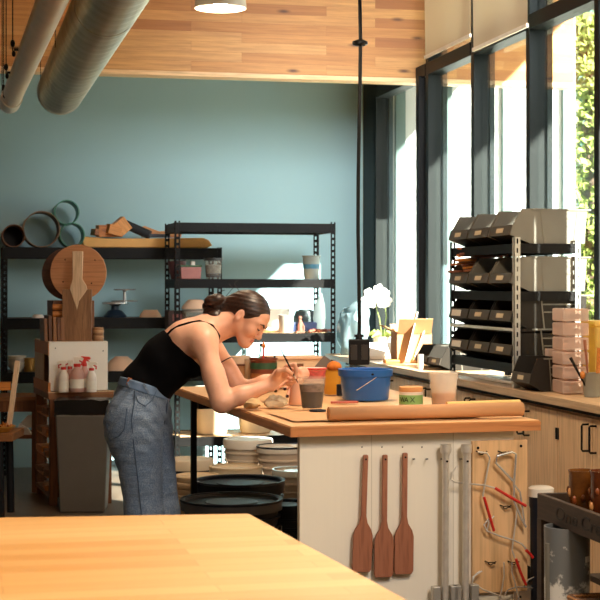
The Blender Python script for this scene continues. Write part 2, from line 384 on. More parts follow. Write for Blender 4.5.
# ------------------------------------------------------------------ hung from the ceiling
def duct():
    e = W(60, 92, Y=10.15); r = 22/F*9.98
    t = thing('spiral_duct', 'large galvanised spiral air duct under the timber header', 'duct', e)
    L = 9.5; pts = []; rs = []
    k = 0; step = .024
    while k*step < L: pts.append((0, -k*step, 0)); rs.append(r*(1.05 if k % 6 == 0 else 1.0)); k += 1
    m = plain('galvanised', C(176, 176, 160), .36, .55, var=.22, vs=5)
    d = B(); d.tube(pts, r, 36, rs=rs); d.build('duct_pipe', m, t, angle=60)
    B().tube([(0, .012, 0), (0, .0, 0), (0, -.02, 0)], r*1.035, 36).build('end_collar', m, t)
    for q in (.85, 3.2): B().tube([(0, -q, 0), (0, -q-.03, 0)], r*1.03, 36).build('joint_band', m, t)
    for q in (.4, 1.9, 4.2):
        B().tube([(-r*1.02, -q, 0), (-r*1.02, -q, ZC-e.z)], .0025, 5).build('hanger_wire', M['black'], t)
        B().tube([(r*1.02, -q, 0), (r*1.02, -q, ZC-e.z)], .0025, 5).build('hanger_wire', M['black'], t)
    return t
duct()
a = W(9.5, 103, Y=10.2); b = W(52, 0, D=6.2); dv = (b-a)
t = thing('drain_pipe', 'slim white plastic pipe hung beside the big metal duct', 'pipe', a)
B().tube([(0, 0, 0), dv*.5, dv, dv*1.25], .062, 24).build('pipe_body', plain('white_pipe', C(206, 186, 158), .35, var=.06), t)
B().tube([dv*-.002, dv*.09], .068, 24).build('pipe_collar', plain('white_coupling', C(214, 200, 178), .35), t)
for q, o in ((.63, -.09), (.4, -.085), (.15, -.06), (.02, -.05)):
    p = dv*q
    h = B(); h.tube([p+V((o, 0, -.02)), p+V((o, 0, ZC-a.z-p.z))], .003, 6); h.ball(p+V((o, 0, .03)), (.012, .012, .02), 8); h.box(p+V((o*.6, 0, .0)), (.06, .01, .012)); h.ball(p+V((o+.005, 0, -.02)), (.01, .01, .016), 8)
    h.build('hanger_clip', M['black'], t)
# drop cord with an outlet box
d = W(360, 43, D=7.2); bx = W(359, 352, D=7.2); top = W(359.5, -60, D=7.2)
t = thing('hanging_outlet', 'black power cord hanging down to an outlet box over the blue tub', 'outlet', bx)
pts = [V((0, 0, .062))]
for py, dx in ((325, 0), (280, -.5), (230, -1.4), (180, -1.2), (120, -.2), (80, .6), (43, 1), (0, .3)):
    q = W(359.5+dx, py, D=7.2)-bx; pts.append(q)
pts.append(V((0, 0, ZC-bx.z)))
B().tube(pts, .009, 8).build('cord', M['blackpl'], t)
o = B().box((0, 0, 0), (.096, .06, .118)).build('outlet_box', M['blackpl'], t, rz=-.2, bevel=.006)
for dx in (-.025, .025): B().box((dx, -.031, .0), (.03, .006, .07)).build('socket', plain('socket_face', C(44, 40, 38), .35), o)
B().cyl((0, 0, .055), (0, 0, .085), .018, .01).box((0, 0, .075), (.04, .02, .012)).build('cable_gland', M['blackpl'], t)
B().lathe([(0, .014), (.02, .014), (.036, .006), (.036, -.006), (.02, -.014), (0, -.014)], 24, at=d-bx).build('cord_grip', M['blackpl'], t)
# roller shades
def shade(y0, y1, zb, label, X=3.10, grp=None):
    t = thing('roller_shade', label, 'window shade', (X, (y0+y1)/2, zb), group=grp)
    hy = (y1-y0)/2; m = B(); N = 10; H = ZC-.1-zb
    for i in range(N):
        for j in range(6):
            def P(a, b):
                u = a/N; v = b/6
                return V((.006*math.sin(u*9+v*2)*(.3+u), -hy+2*hy*u, H*v))
            m.quad(P(i, j), P(i+1, j), P(i+1, j+1), P(i, j+1))
    bmesh.ops.remove_doubles(m.bm, verts=m.bm.verts, dist=1e-4)
    m.build('fabric', M['shade'], t)
    B().box((0, 0, 0), (.014, 2*hy, .022)).build('hem_bar', plain('hem_bar', C(236, 224, 200), .5), t)
    B().cyl((0, -hy, H), (0, hy, H), .035).build('roller_tube', M['white'], t)
    return t
Y = lambda px: W(px, 100, X=3.10).y
shade(Y(470.5), Y(425), W(425, 57.5, X=3.10).z, 'cream roller shade next to the timber header end, hem a little higher')
shade(Y(527.5), Y(473), W(473, 50, X=3.10).z, 'cream roller shade second from the timber header, hem a little lower')
for i in range(5, len(YM)-1):
    shade(YM[i+1]-.003, YM[i]+.003, 1.0, 'cream roller shade added out of view to block sun beside the camera', 3.12, 'added sun blocking shades')  # unseen shades added to keep sun off the cart and counter
# ------------------------------------------------------------------ workbenches
# foreground bench
zt = .9
c = W(250, 513.2, z=zt); e = W(410, 600, z=zt); a = W(-80, 518.5, z=zt)
t = thing('butcher_block_bench', 'golden butcher block workbench closest to the camera', 'workbench', (c.x, c.y, 0))
dv = (e-c).normalized()*2.1; au = a-c
P = [V((0, 0, 0)), au, au+dv, dv]
P = [V((q.x, q.y)) for q in P]
B().prism([(q.x, q.y) for q in P], .045, Matrix.Translation((0, 0, zt-.045))).build('bench_top', M['butcher'], t, bevel=.006)
cen = sum(P, V((0, 0)))/4
ins = [q+(cen-q)*.08 for q in P]
B().prism([(q.x, q.y) for q in ins], .1, Matrix.Translation((0, 0, zt-.145))).build('apron', M['brownwoodx'], t)
for q in ins: B().box((q.x*.97+cen.x*.03, q.y*.97+cen.y*.03, (zt-.1)/2), (.08, .08, zt-.1)).build('leg', M['brownwoodx'], t, bevel=.004)
# island
IR = TH*-1+R(15.3)              # its turn in the room
IC = W(291, 425, z=.91); zI = .91
isl = thing('island_workbench', 'birch topped island workbench with white end panel and black steel legs', 'workbench', (IC.x, IC.y, 0), IR)
IM = Matrix.Translation((IC.x, IC.y, 0)) @ Matrix.Rotation(IR, 4, 'Z'); IMI = IM.inverted()
IW, IL = .937, 2.16
def ontop(px, py, z=zI): return W(px, py, z=z)
def panelpt(px, py, v=.05):
    """Where a sight line meets the island's end panel (a plane v behind the front edge)."""
    o = IMI @ V((0, 0, EYE)); q = IMI @ W(px, py, D=5); d = q-o; k = (v-o.y)/d.y
    return o+d*k
B().box2((0, 0, .868), (IW, IL, .905)).build('bench_top', M['birch'], isl, bevel=.002)
B().box2((-.002, -.003, .868), (IW+.002, .0, .9)).build('front_edging', M['birch_edge'], isl)
B().box2((-.003, 0, .868), (-.0, IL, .9)).build('side_edging', wood('birch_side_edge', C(214, 150, 92), C(226, 168, 110), 'y', 1, .45), isl)
B().box2((.045, .05, 0), (IW-.082, .08, .868)).build('end_panel', M['whiteboard'], isl)
fr = B()
for (x, y) in ((.05, IL-.07), (IW-.1, IL-.07), (.06, .1), (IW-.15, .1)):
    B().box2((x+.02, y+.02, 0), (x+.046, y+.046, .868)).build('leg', M['black'], isl)
fr.box2((.1, IL-.07, .80), (IW-.1, IL-.03, .868)); fr.build('rail', M['black'], isl)
for px, py in ((362, 447), (382, 447), (402.5, 447), (422, 447), (445, 447)):
    q = panelpt(px, py); B().ball(q, .003, 8).build('screw_head', plain('screw', C(120, 110, 96), .4, .6), isl)
for px in (413, 426, 441, 460):
    q = panelpt(px, 459); B().cyl(q, q+V((-.006, -.035, .004)), .0022, n=6).build('nail', M['black'], isl)
# the ply board screwed on its right part
q0 = panelpt(472, 441, .04); q1 = panelpt(527, 620, .04)
pb = B().box2((q0.x, .035, .28), (q1.x, .05, q0.z)).build('tool_board', M['ply'], isl, bevel=.002)
for px, py in ((478, 448), (521, 446), (478, 597), (520, 597)):
    q = panelpt(px, py, .035); B().ball(q, .0055, 10).build('bolt', M['black'], pb)
# tools hung on the end panel
def paddle(px0, py0, px1, py1, blade, label, lean):
    a = panelpt(px0, py0, .035); b = panelpt(px1, py1, .035); L = (a-b).length
    ang = math.atan2(a.x-b.x, a.z-b.z)
    t = thing('glaze_paddle', label, 'paddle', IM @ V((a.x, .036, a.z)), group='paddles on the island end panel')
    t.rotation_euler = (0, 0, IR); w = .0095; h = blade; B2 = .036
    out = [(-w, .01), (-w*.8, .016), (w*.8, .016), (w, .01), (w*1.05, -(L-h-.05)), (w*1.6, -(L-h-.025)), (B2*.85, -(L-h)), (B2, -(L-h)-.02), (B2, -L+.012), (B2*.8, -L), (-B2*.85, -L), (-B2, -L+.012), (-B2, -(L-h)-.02), (-B2*.85, -(L-h)), (-w*1.6, -(L-h-.025)), (-w*1.05, -(L-h-.05))]
    m = Matrix.Rotation(ang, 4, 'Y') @ Matrix.Rotation(R(90), 4, 'X')
    B().prism(out, .012, m).build('wood_body', M['paddle'], t, bevel=.003)
    B().cyl(m @ V((0, 0, .0135)), m @ V((0, 0, .0)), .0035, n=10).build('hanging_hole', M['black'], t)
    return t
paddle(365, 459, 361, 572, .15, 'brown wooden paddle partly hidden by the bench corner', 0)
paddle(384.5, 459, 383, 577, .15, 'middle brown wooden paddle on the white panel, darkest blade', 0)
paddle(404.5, 457, 403, 574, .155, 'brown wooden paddle hung beside the steel tubes', 0)
for px, lab in ((445, 'steel tube clamp on the white panel beside the wooden paddles'), (465.5, 'steel tube clamp overlapping the plywood tool board')):
    a = panelpt(px, 444, .02); b = panelpt(px-1.0, 640, .02)
    t = thing('pipe_clamp', lab, 'clamp', IM @ V((b.x, .012, 0)), IR, 'pipe clamps')
    A = V((a.x-b.x, 0, a.z)); Bq = V((0, 0, .12))
    B().cyl(Bq, A, .0125, n=20).build('pipe', M['steel'], t)
    c2 = B(); c2.cyl(A-V((0, 0, .03)), A, .0195, n=20); c2.cyl(A-V((0, 0, .038)), A-V((0, 0, .03)), .0145, n=20); c2.build('pipe_cap', M['steel'], t)
    B().cyl(A+V((0, -.012, -.06)), A+V((0, -.015, -.06)), .004, n=10).build('pin', M['black'], t)
    for s in (-1, 1): B().box((s*.034, 0, .24), (.03, .03, .16)).build('jaw', plain('clamp_jaw', C(190, 186, 178), .35, .6), t, bevel=.004)
def tongs(pts, label, red, r=.0032, claws=(), v=.012, mat='steel'):
    P3 = [panelpt(x, y, v-.006*i/len(pts)) for i, (x, y) in enumerate(pts)]
    org = P3[0].copy(); t = thing('wire_tool', label, 'wire tool', IM @ org, IR, 'wire tools on the plywood board')
    B().tube([p-org for p in P3], r, 8).build('wire', M[mat], t)
    if red:
        k = [panelpt(x, y, v-.008)-org for x, y in red]; B().tube(k, r*1.7, 8).build('dipped_grip', M['red'], t)
    for cpts in claws: B().tube([panelpt(x, y, v-.002)-org for x, y in cpts], r*.8, 8).build('claw', M[mat], t)
def hook(px, py, lab):
    q = panelpt(px, py, .035); t = thing('wire_hook', lab, 'hook', IM @ q, IR)
    B().tube([(-.012, 0, .004), (-.003, -.012, 0), (.01, -.02, .002), (.02, -.02, -.004)], .0022, 6).build('hook_wire', M['black'], t)
    B().tube([(.0, 0, -.006), (.006, -.014, -.008), (.024, -.02, .004)], .0022, 6).build('hook_prong', M['black'], t)
for px, py, lab in ((479, 452, 'dark wire hook at the top of the tool board by the steel tube'), (501, 452, 'dark wire hook under the top screw of the tool board'), (503, 506, 'dark wire hook in the middle of the tool board'), (488, 562, 'dark wire hook low on the tool board'), (511, 562, 'low dark wire hook near the edge of the tool board')): hook(px, py, lab)
tongs([(478, 452), (487, 453), (490, 458), (486, 478), (483, 495), (486, 508)], 'bent wire tool with red grip hanging down the tool board', [(484, 497), (489, 514), (494, 531)])
tongs([(452, 472), (451, 479), (455, 482), (470, 484), (484, 485), (495, 488)], 'wire tool lying across the board with long red grip by the steel tube', [(495, 488), (510, 497), (526, 506)], claws=[[(451, 479), (454, 470), (457, 466)]])
tongs([(514, 482), (496, 463), (497, 456), (512, 452), (516, 454), (515, 470), (514, 484), (514, 500), (517, 508), (521, 518), (526, 527)], 'thick bright wire loop hung at the top of the tool board', None, r=.0045, claws=[[(514, 484), (520, 492), (522, 505), (525, 526)]], mat='chrome')
tongs([(490, 517), (484, 525), (487, 531), (500, 536), (513, 540), (522, 544), (526, 549)], 'wire tool lying across the middle of the board with short red tip', [(526, 550), (530, 554), (533, 558)], claws=[[(487, 531), (489, 521), (494, 516)]])
tongs([(517, 507), (516, 520), (514, 535), (512, 550), (515, 558)], 'wire tool with red grip hanging at the lower edge of the tool board', [(516, 559), (520, 571), (526, 585)])
tongs([(512, 562), (512, 572), (516, 587), (520, 602), (519, 614)], 'bright wire claw tool at the bottom corner of the tool board', None, claws=[[(516, 587), (508, 590), (504, 596)], [(516, 587), (527, 587), (533, 588)], [(524, 587), (528, 580), (534, 577)]], mat='chrome')
tongs([(482, 571), (473, 577), (472, 583), (484, 590), (500, 596), (508, 606)], 'wire tool crossing the bottom of the tool board', None, claws=[[(472, 583), (475, 575), (480, 571)]])
tongs([(504, 562), (504, 576), (501, 594), (498, 610)], 'short wire tool hung low in the middle of the tool board', None)

# ------------------------------------------------------------------ slotted steel shelving
def slotpost(h, w=.036, th=.0025, sx=1, sy=1):
    b = B(); pitch = .044
    def flange(f):
        f(0, .011, 0, h); f(w-.011, w, 0, h)
        k = 0
        while k*pitch < h:
            f(.011, w-.011, k*pitch, min(h, k*pitch+.02)); k += 1
    flange(lambda a, c, z0, z1: b.box2((sx*a, 0, z0), (sx*c, sy*th, z1)))
    flange(lambda a, c, z0, z1: b.box2((0, sy*a, z0), (sx*th, sy*c, z1)))
    return b
def rack(name, label, loc, w, d, h, levels, bh=.065, board='board', post=.036, rz=0, mat='black'):
    t = thing(name, label, 'shelving', loc, rz)
    for x, y, sx, sy in ((0, 0, 1, 1), (w, 0, -1, 1), (0, d, 1, -1), (w, d, -1, -1)):
        slotpost(h, post, sx=sx, sy=sy).build('post', M[mat], t, loc=(x, y, 0))
    for z in levels:
        s = B(); s.box2((.004, .005, z-bh), (w-.004, .02, z)); s.box2((.004, d-.02, z-bh), (w-.004, d-.005, z)); s.box2((.005, .02, z-bh), (.02, d-.02, z)); s.box2((w-.02, .02, z-bh), (w-.005, d-.02, z))
        s.box2((.004, .003, z-bh*.35), (w-.004, .006, z-bh*.2))
        s.build('shelf_beam', M[mat], t)
        if board: B().box2((.02, .02, z-.02), (w-.02, d-.02, z-.004)).build('shelf_board', M[board], t)
    return t
RX0 = W(175, 300, Y=10.9).x; RX1 = W(335.5, 300, Y=10.9).x; RW = RX1-RX0
RZ = [W(250, py, Y=10.9).z for py in (223, 279, 333.5, 436)]
M['boardd'] = wood('shelf_board_dark', C(110, 84, 62), C(128, 100, 76), 'x', 1, .6)
rack('steel_shelving', 'tall black slotted steel shelving unit behind the woman', (RX0, 10.9, 0), RW, .56, RZ[0]+.012, RZ, board='board')
LX0 = W(-60, 300, Y=11.52).x; LX1 = W(222, 300, Y=11.52).x
LZ = [W(100, py, Y=11.52).z for py in (247.5, 318, 371.5)]
t = rack('steel_shelving', 'long black shelving unit against the blue wall with tubes on top', (W(2.5, 300, Y=11.52).x, 11.52, 0), LX1-W(2.5, 300, Y=11.52).x, .42, LZ[0]+.005, LZ, bh=.08, board='boardd')
def at_rack(px, lev, Y): q = W(px, 300, Y=Y); return V((q.x, Y, RZ[lev]+.001))
def at_left(px, lev, Y): q = W(px, 300, Y=Y); return V((q.x, Y, LZ[lev]+.001))
# ------------------------------------------------------------------ tubes and tray on the blue wall's shelf
TUBEY = 11.56
def ring(px, py, rpx, L, mat, label, name='cardboard_tube', th=.006, grp=None):
    p = W(px, py, Y=TUBEY); D = p.y*CT+p.x*ST; r = rpx/F*D
    t = tag(B().tube([(0, 0, 0), (0, L, 0)], r, 40).build('tmp', mat), label, 'tube', grp)
    bpy.data.objects.remove(t)
    b = B(); m = Matrix.Rotation(R(-90), 4, 'X')
    b.lathe([(r, 0), (r, L), (r-th, L), (r-th, 0), (r, 0)], 44, m=m)
    o = b.build(name, mat); o.location = p; return tag(o, label, 'tube', grp), p, r
ztop = LZ[0]
mtube = plain('tube_board', C(126, 84, 54), .7, var=.1); mtube2 = plain('tube_board_pale', C(132, 104, 78), .7, var=.1); mgreen = plain('green_plastic', C(40, 128, 98), .4, var=.08)
for px, py, r, L, mt, lb, nm in ((13.8, 235, 11.4, .34, mtube, 'small brown cardboard tube lying on the top shelf, dark inside', 'cardboard_tube'),
        (41.8, 229, 18.2, .34, mtube2, 'widest cardboard tube, lying between the small brown tube and the green ones', 'cardboard_tube'),
        (67, 212.2, 12.4, .3, mgreen, 'green plastic tube resting on top of another green tube', 'plastic_tube'),
        (72.4, 235.4, 12.4, .3, mgreen, 'green plastic tube lying on the shelf under another green tube', 'plastic_tube')):
    o, p, r = ring(px, py, r, L, mt, lb, nm, grp='tubes on the top shelf')
    if px < 20: B().cyl((0, L-.02, 0), (0, L-.01, 0), r-.007, n=32).build('dark_disc', M['blackpl'], o)  # black disc put in so the tube's inside reads dark
    if py > 213: o.location.z = ztop+.001+r
# green tube that rests on the two beside it: keep it touching
p = at_left(84, 0, 11.58); q = at_left(213, 0, 11.58)
ln = q.x-p.x
t = thing('yellow_tray', 'long yellow orange slab lying along the top shelf beside the tubes', 'slab', p)
t.location.z = ztop+.002
yl = plain('yellow_slab', C(222, 168, 92), .6, var=.05)
m = Matrix.Rotation(R(90), 4, 'X') @ Matrix.Identity(4)
B().prism([(0, .0), (ln*.96, 0), (ln, .02), (ln*.97, .06), (ln*.93, .078), (ln*.5, .07), (ln*.2, .068), (.01, .08), (-.01, .05)], .26, Matrix.Translation((0, .28, 0)) @ Matrix.Rotation(R(90), 4, 'X')).build('slab_body', yl, t, bevel=.008)
zt2 = ztop+.082
def chunk(px, w, h, dep, rot, label, mat, name='wood_offcut', dz=0, Y=11.66):
    p = W(px, 240, Y=Y); b = B().box((0, 0, 0), (w, dep, h)); o = b.build(name, mat, bevel=.004, wob=.004, seed=px % 7)
    o.location = (p.x, Y, zt2+dz+.5*(abs(h*math.cos(rot))+abs(w*math.sin(rot)))); o.rotation_euler = (0, rot, .2); return tag(o, label, 'wood offcut', 'offcuts on the yellow slab')
chunk(99, .1, .05, .12, .15, 'low dark wood offcut at the tube end of the yellow slab', wood('offcut_dark', C(140, 84, 36), C(166, 104, 50), 'x'), dz=.0)
chunk(106, .14, .09, .1, 0, 'block shaped orange wood offcut on the yellow slab', M['orangewood'])
chunk(113.5, .1, .075, .1, .25, 'tilted orange wood offcut in front of the block', wood('offcut_mid', C(200, 122, 48), C(222, 150, 72), 'x'), Y=11.60)
chunk(121, .11, .11, .09, .9, 'tallest orange wood offcut leaning next to the dark roll', wood('offcut_hi', C(206, 132, 60), C(228, 160, 84), 'x'))
p0 = W(125, 227, Y=11.72); p1 = W(150, 238, Y=11.66)
o = B().cyl((0, 0, 0), p1-p0, .034, n=20).build('dark_roll', plain('dark_rubber', C(34, 38, 42), .6)); o.location = V((p0.x, p0.y, zt2+.10)); tag(o, 'dark rubber roll sloping down beside the wood offcuts', 'roll'); o.rotation_euler = (0, 0, 0)
p = W(152, 237, Y=11.7)
o = B().prism([(0, 0), (.22, 0), (.23, .05), (.05, .045), (-.06, .085), (-.08, .07)], .12, Matrix.Rotation(R(90), 4, 'X')).build('bent_scrap', wood('scrap_orange', C(186, 118, 56), C(208, 142, 78), 'x'), bevel=.004); o.location = (p.x, 11.8, zt2+.002); tag(o, 'bent orange scrap lying between the dark roll and the steel post', 'scrap')
p = W(157, 228, Y=11.62)
o = B().box((0, 0, 0), (.21, .1, .025)).build('flat_file', plain('dark_file', C(42, 46, 56), .5), bevel=.004); o.location = (p.x, 11.70, zt2+.014); tag(o, 'flat dark strip in front of the bent orange scrap by the steel post', 'strip')

# ------------------------------------------------------------------ second and third shelf by the blue wall
def lathed(name, label, cat, loc, prof, mat, grp=None, n=32, parts=()):
    if not parts: o = B().lathe(prof, n).build(name, mat); o.location = loc; return tag(o, label, cat, grp)
    t = thing(name, label, cat, loc, group=grp); B().lathe(prof, n).build(parts[0], mat, t)
    for nm, pr, mt in parts[1:]: B().lathe(pr, n).build(nm, mt, t)
    return t
dk = plain('dark_blue_enamel', C(34, 50, 66), .3, .2)
p = at_left(115, 1, 11.62)
lathed('banding_wheel', 'dark blue banding wheel with silver disc on the middle shelf', 'banding wheel', p, [(0, 0), (.085, 0), (.088, .012), (.055, .05), (.03, .06), (.028, .085), (.05, .1), (0, .1)], dk, parts=('cast_base', ('wheel_head', [(0, .1), (.095, .1), (.1, .104), (.1, .112), (.095, .116), (0, .116)], M['chrome'])))
p = at_left(122.5, 1, 11.66)+V((.02, .04, .118))
lathed('banding_wheel', 'upside down silver banding wheel stacked on the dark blue one', 'banding wheel', p, [(0, .0), (.1, .0), (.102, .006), (.095, .01), (0, .012)], M['chrome'], parts=('wheel_head', ('spindle', [(.014, .01), (.012, .075), (.02, .085), (.0, .085)], M['chrome']), ('foot', [(0, .085), (.085, .085), (.088, .09), (.08, .096), (0, .096)], M['chrome'])))
p = at_left(150.5, 1, 11.64)
b = B().lathe([(.083, 0), (.08, .018), (.055, .05), (.05, .056), (.0, .056)], 36)
for v in b.bm.verts:
    a = math.atan2(v.co.y, v.co.x)
    if v.co.z < .005: v.co.z += .014*max(0, math.sin(a*2+1))**3
b.lathe([(0, .052), (.045, .05), (.075, .016), (.078, .002), (.083, .0)], 36)
o = b.build('upturned_bowl', M['bisque']); o.location = p; tag(o, 'small upturned clay bowl with notched rim beside the banding wheels', 'bowl')
p = at_left(38, 1, 11.58)
lathed('small_bowl', 'small white upturned dish at the dark end of the middle shelf', 'bowl', p, [(.045, 0), (.043, .012), (.03, .026), (0, .028)], M['white'])
bowl = lambda r, h: [(.0, 0), (r*.5, 0), (r*.52, .006), (r*.8, h*.55), (r, h), (r*.965, h), (r*.76, h*.58), (r*.45, .014), (0, .012)]
for k in range(4):
    p = at_left(17, 2, 11.62); p.z += .001+k*.022
    lathed('stacked_bowl', ['lowest white bowl of the stack on the low shelf', 'second bowl from the bottom of the white stack', 'third bowl from the bottom of the white stack', 'top white bowl of the stack on the low shelf'][k], 'bowl', p, bowl(.07, .05), plain('bowl_glaze_%d' % k, [C(206, 196, 180), C(218, 208, 190), C(196, 186, 172), C(226, 214, 192)][k], .35), 'bowls stacked on the low shelf')
p = at_left(29.5, 2, 11.6)
lathed('brass_tin', 'brass coloured tin on the low shelf beside the stacked bowls', 'tin', p, [(0, 0), (.042, 0), (.043, .003), (.042, .07), (.045, .1), (.04, .102), (.036, .09), (0, .088)], plain('brass', C(166, 124, 62), .35, .6))
p = at_left(121.5, 2, 11.66)
lathed('big_bowl', 'big cream bowl turned upside down on the low shelf next to the spray bottles', 'bowl', p, [(.122, 0), (.118, .02), (.095, .065), (.055, .095), (.05, .102), (0, .102)], M['bisque'])
# ------------------------------------------------------------------ things on the slotted steel shelves
p = at_rack(187, 1, 11.12)
t = thing('plastic_box', 'dusty pink plastic box on the upper steel shelf', 'box', p); s = plain('pink_plastic', C(164, 104, 96), .5)
B().prism([(-.055, 0), (.085, 0), (.09, .085), (-.06, .085)], .2, Matrix.Translation((0, .1, 0)) @ Matrix.Rotation(R(90), 4, 'X')).build('box_body', s, t, bevel=.004)
B().box((.015, 0, .092), (.16, .21, .014)).build('lid', plain('green_lid', C(60, 92, 62), .5), t, bevel=.004)
B().box((.015, -.103, .06), (.15, .006, .006)).build('rim_band', s, t)
p = at_rack(177, 1, 11.25)
lathed('plastic_pot', 'dark reddish pot standing behind the corner post of the steel shelves', 'pot', p, [(0, 0), (.045, 0), (.068, .12), (.07, .13), (.063, .13), (.042, .01), (0, .01)], plain('dark_red_plastic', C(84, 50, 48), .5))
p = at_rack(198, 1, 11.3)
o = B().box((0, 0, .05), (.09, .06, .1)).box((0.03, 0, .115), (.03, .03, .03)).build('small_carton', M['paper'], bevel=.003); o.location = p+V((-.06, .06, 0)); tag(o, 'small white carton tucked behind the pink box', 'carton')
p = at_rack(213.3, 1, 11.05)
lathed('glass_jar', 'clear jar with dark contents beside the pink box', 'jar', p, [(0, 0), (.05, 0), (.055, .02), (.062, .135), (.06, .137), (.052, .022), (0, .008)], M['clear'], parts=('jar_body', ('contents', [(0, .01), (.05, .012), (.053, .035), (0, .038)], M['blackpl']), ('lid', [(.064, .13), (.068, .132), (.068, .15), (.0, .152)], plain('smoked_lid', C(50, 50, 48), .3)), ('silt', [(.0, .04), (.054, .04), (.058, .1), (.0, .105)], plain('silt', C(126, 122, 110), .5, var=.4, vs=40))))
p = at_rack(311.3, 1, 11.1)
lathed('paint_cup', 'clear cup with blue band standing alone on the upper steel shelf', 'cup', p, [(0, 0), (.051, 0), (.055, .02), (.064, .16), (.07, .165), (.07, .172), (.06, .168), (.05, .02), (0, .008)], plain('milky_plastic', C(122, 130, 124), .35), parts=('cup_body', ('blue_band', [(.0582, .075), (.0612, .108), (.0625, .108), (.0597, .075), (.0582, .075)], plain('blue_glaze', C(48, 100, 124), .5, var=.2, vs=40))))
p = at_rack(191, 2, 11.1)
lathed('storage_jar', 'clear straight jar beneath the upturned bowl', 'jar', p+V((.02, 0, 0)), [(0, 0), (.078, 0), (.08, .01), (.08, .155), (.076, .155), (.074, .014), (0, .01)], M['clear'], parts=('jar_body', ('contents', [(0, .012), (.07, .014), (.07, .06), (0, .065)], M['cream']), ('lid', [(.083, .15), (.083, .168), (0, .17)], plain('grey_lid', C(150, 140, 128), .5))))
lathed('upturned_bowl', 'upturned pale bowl set on the clear jar behind the woman', 'bowl', p+V((.03, 0, .172)), [(.1, 0), (.097, .015), (.06, .058), (.05, .068), (0, .07)], M['bisque'])
p = at_rack(173, 2, 11.2)
t = thing('dark_carton', 'dark brown carton in the corner of the middle steel shelf', 'carton', p+V((0, .02, 0)))
B().box((.02, 0, .08), (.13, .2, .16)).build('carton_body', plain('dark_carton', C(58, 38, 32), .7, var=.2), t, bevel=.003); B().box((.02, -.102, .11), (.07, .003, .05)).build('carton_label', plain('red_label', C(120, 60, 50), .6), t)
p = at_rack(286, 2, 10.99)
lathed('plaster_cup', 'plain cream cup on the middle steel shelf beside her forehead', 'cup', p, [(0, 0), (.049, 0), (.05, .004), (.054, .128), (.05, .128), (.046, .01), (0, .008)], plain('plaster', C(150, 142, 132), .8))
p = at_rack(276, 2, 11.28)
lathed('milky_jug', 'milky plastic tub behind the plain cream cup', 'tub', p, [(0, 0), (.09, 0), (.095, .01), (.1, .16), (.103, .17), (0, .172)], M['frost'])
p = at_rack(266, 2, 10.98)
for k, (dx, mt, lb) in enumerate(((0, M['bisque'], 'flat pinkish clay piece on the shelf between forehead and cream cup'), (.045, M['pinkclay'], 'small rough clay lump just beside the cream cup'))):
    o = B().ball((0, 0, .018), (.05-.012*k, .05, .018), 16).build('clay_scrap', mt, wob=.012, seed=k); o.location = p+V((dx, .02*k, .004)); tag(o, lb, 'clay piece')
p = at_rack(305, 2, 11.3)
lathed('glass_vessel', 'smoky round glass vessel behind the small red figure', 'vessel', p, [(0, 0), (.06, 0), (.085, .05), (.09, .1), (.07, .15), (.04, .165), (.036, .165), (.06, .148), (.08, .1), (0, .01)], sheer('smoky_plastic', C(120, 134, 134), .6, .15))
p = at_rack(300, 2, 11.0)
b = B(); b.tube([(0, 0, 0), (.0, 0, .05), (.004, 0, .08), (.0, 0, .1)], .02, 10, rs=[.024, .02, .014, .008]); b.ball((0, 0, .108), .014, 12); b.tube([(.012, 0, .075), (.03, -.005, .04), (.026, -.01, .01)], .007, 8); b.box((0, 0, .006), (.06, .05, .012))
o = b.build('clay_figure', plain('red_clay', C(128, 74, 58), .8), wob=.003); o.location = p; tag(o, 'small reddish clay figure on the middle steel shelf', 'figurine')
o = B().box((0, 0, .035), (.22, .1, .07)).build('blue_wrap', plain('blue_wrap', C(44, 62, 104), .5, var=.2), wob=.016, seed=3); o.location = p+V((.04, .16, .006)); tag(o, 'dark blue wrapped bundle behind the red figure', 'bundle')
rng = random.Random(4)
for k in range(6):
    o = B().box((0, 0, 0), (.05, .03, .018)).build('clay_shard', plain('shard_%d' % k, [C(140, 70, 50), C(110, 56, 42), C(160, 88, 60)][k % 3], .7), bevel=.004, wob=.006, seed=k)
    o.location = at_rack(312+k*3.6, 2, 10.98+.05*(k % 2))+V((0, 0, .014)); o.rotation_euler = (rng.uniform(-.2, .2), rng.uniform(-.2, .2), k)
    tag(o, 'red brown clay shard lying with others near the post of the middle shelf', 'shard', 'shards on the middle shelf')
p = at_rack(320, 2, 11.2)
b = B(); b.tube([(0, 0, 0), (-.005, 0, .1), (0, 0, .2), (.012, 0, .29)], .03, 10, rs=[.036, .05, .04, .002])
for v in b.bm.verts: v.co.y *= .3
o = b.build('grey_vase', plain('grey_leaf', C(78, 88, 88), .4)); o.location = p; tag(o, 'pointed dark grey leaf shaped form standing behind the shelf post', 'sculpture')

# ------------------------------------------------------------------ white cubby on the wooden stand, bats and bottles
SA = R(17.6)-TH
c0 = W(49, 392, D=9.8); SZ = c0.z
sm = Matrix.Translation((c0.x, c0.y, 0)) @ Matrix.Rotation(SA, 4, 'Z')
st = thing('wooden_stand', 'wooden stand with slotted side behind the grey bin', 'stand', (c0.x, c0.y, 0), SA)
w_, d_ = .375, .62
B().box2((-.012, -.05, SZ-.045), (w_+.03, d_, SZ-.003)).build('stand_top', M['brownwoodx'], st, bevel=.003)
B().box2((-.014, -.052, SZ-.003), (w_+.032, -.035, SZ+.004)).build('front_lip', M['palewood'], st)
B().box2((-.012, -.045, SZ-.01), (.004, d_, SZ+.06)).build('side_rail', M['orangewood'], st)
for x, y in ((0, -.03), (w_-.03, -.03), (0, d_-.06), (w_-.03, d_-.06)): B().box2((x, y, 0), (x+.05, y+.05, SZ-.045)).build('leg', M['brownwood'], st, bevel=.003)
B().box2((.05, -.02, .06), (w_-.03, 0, SZ-.05)).build('front_board', M['brownwood'], st)
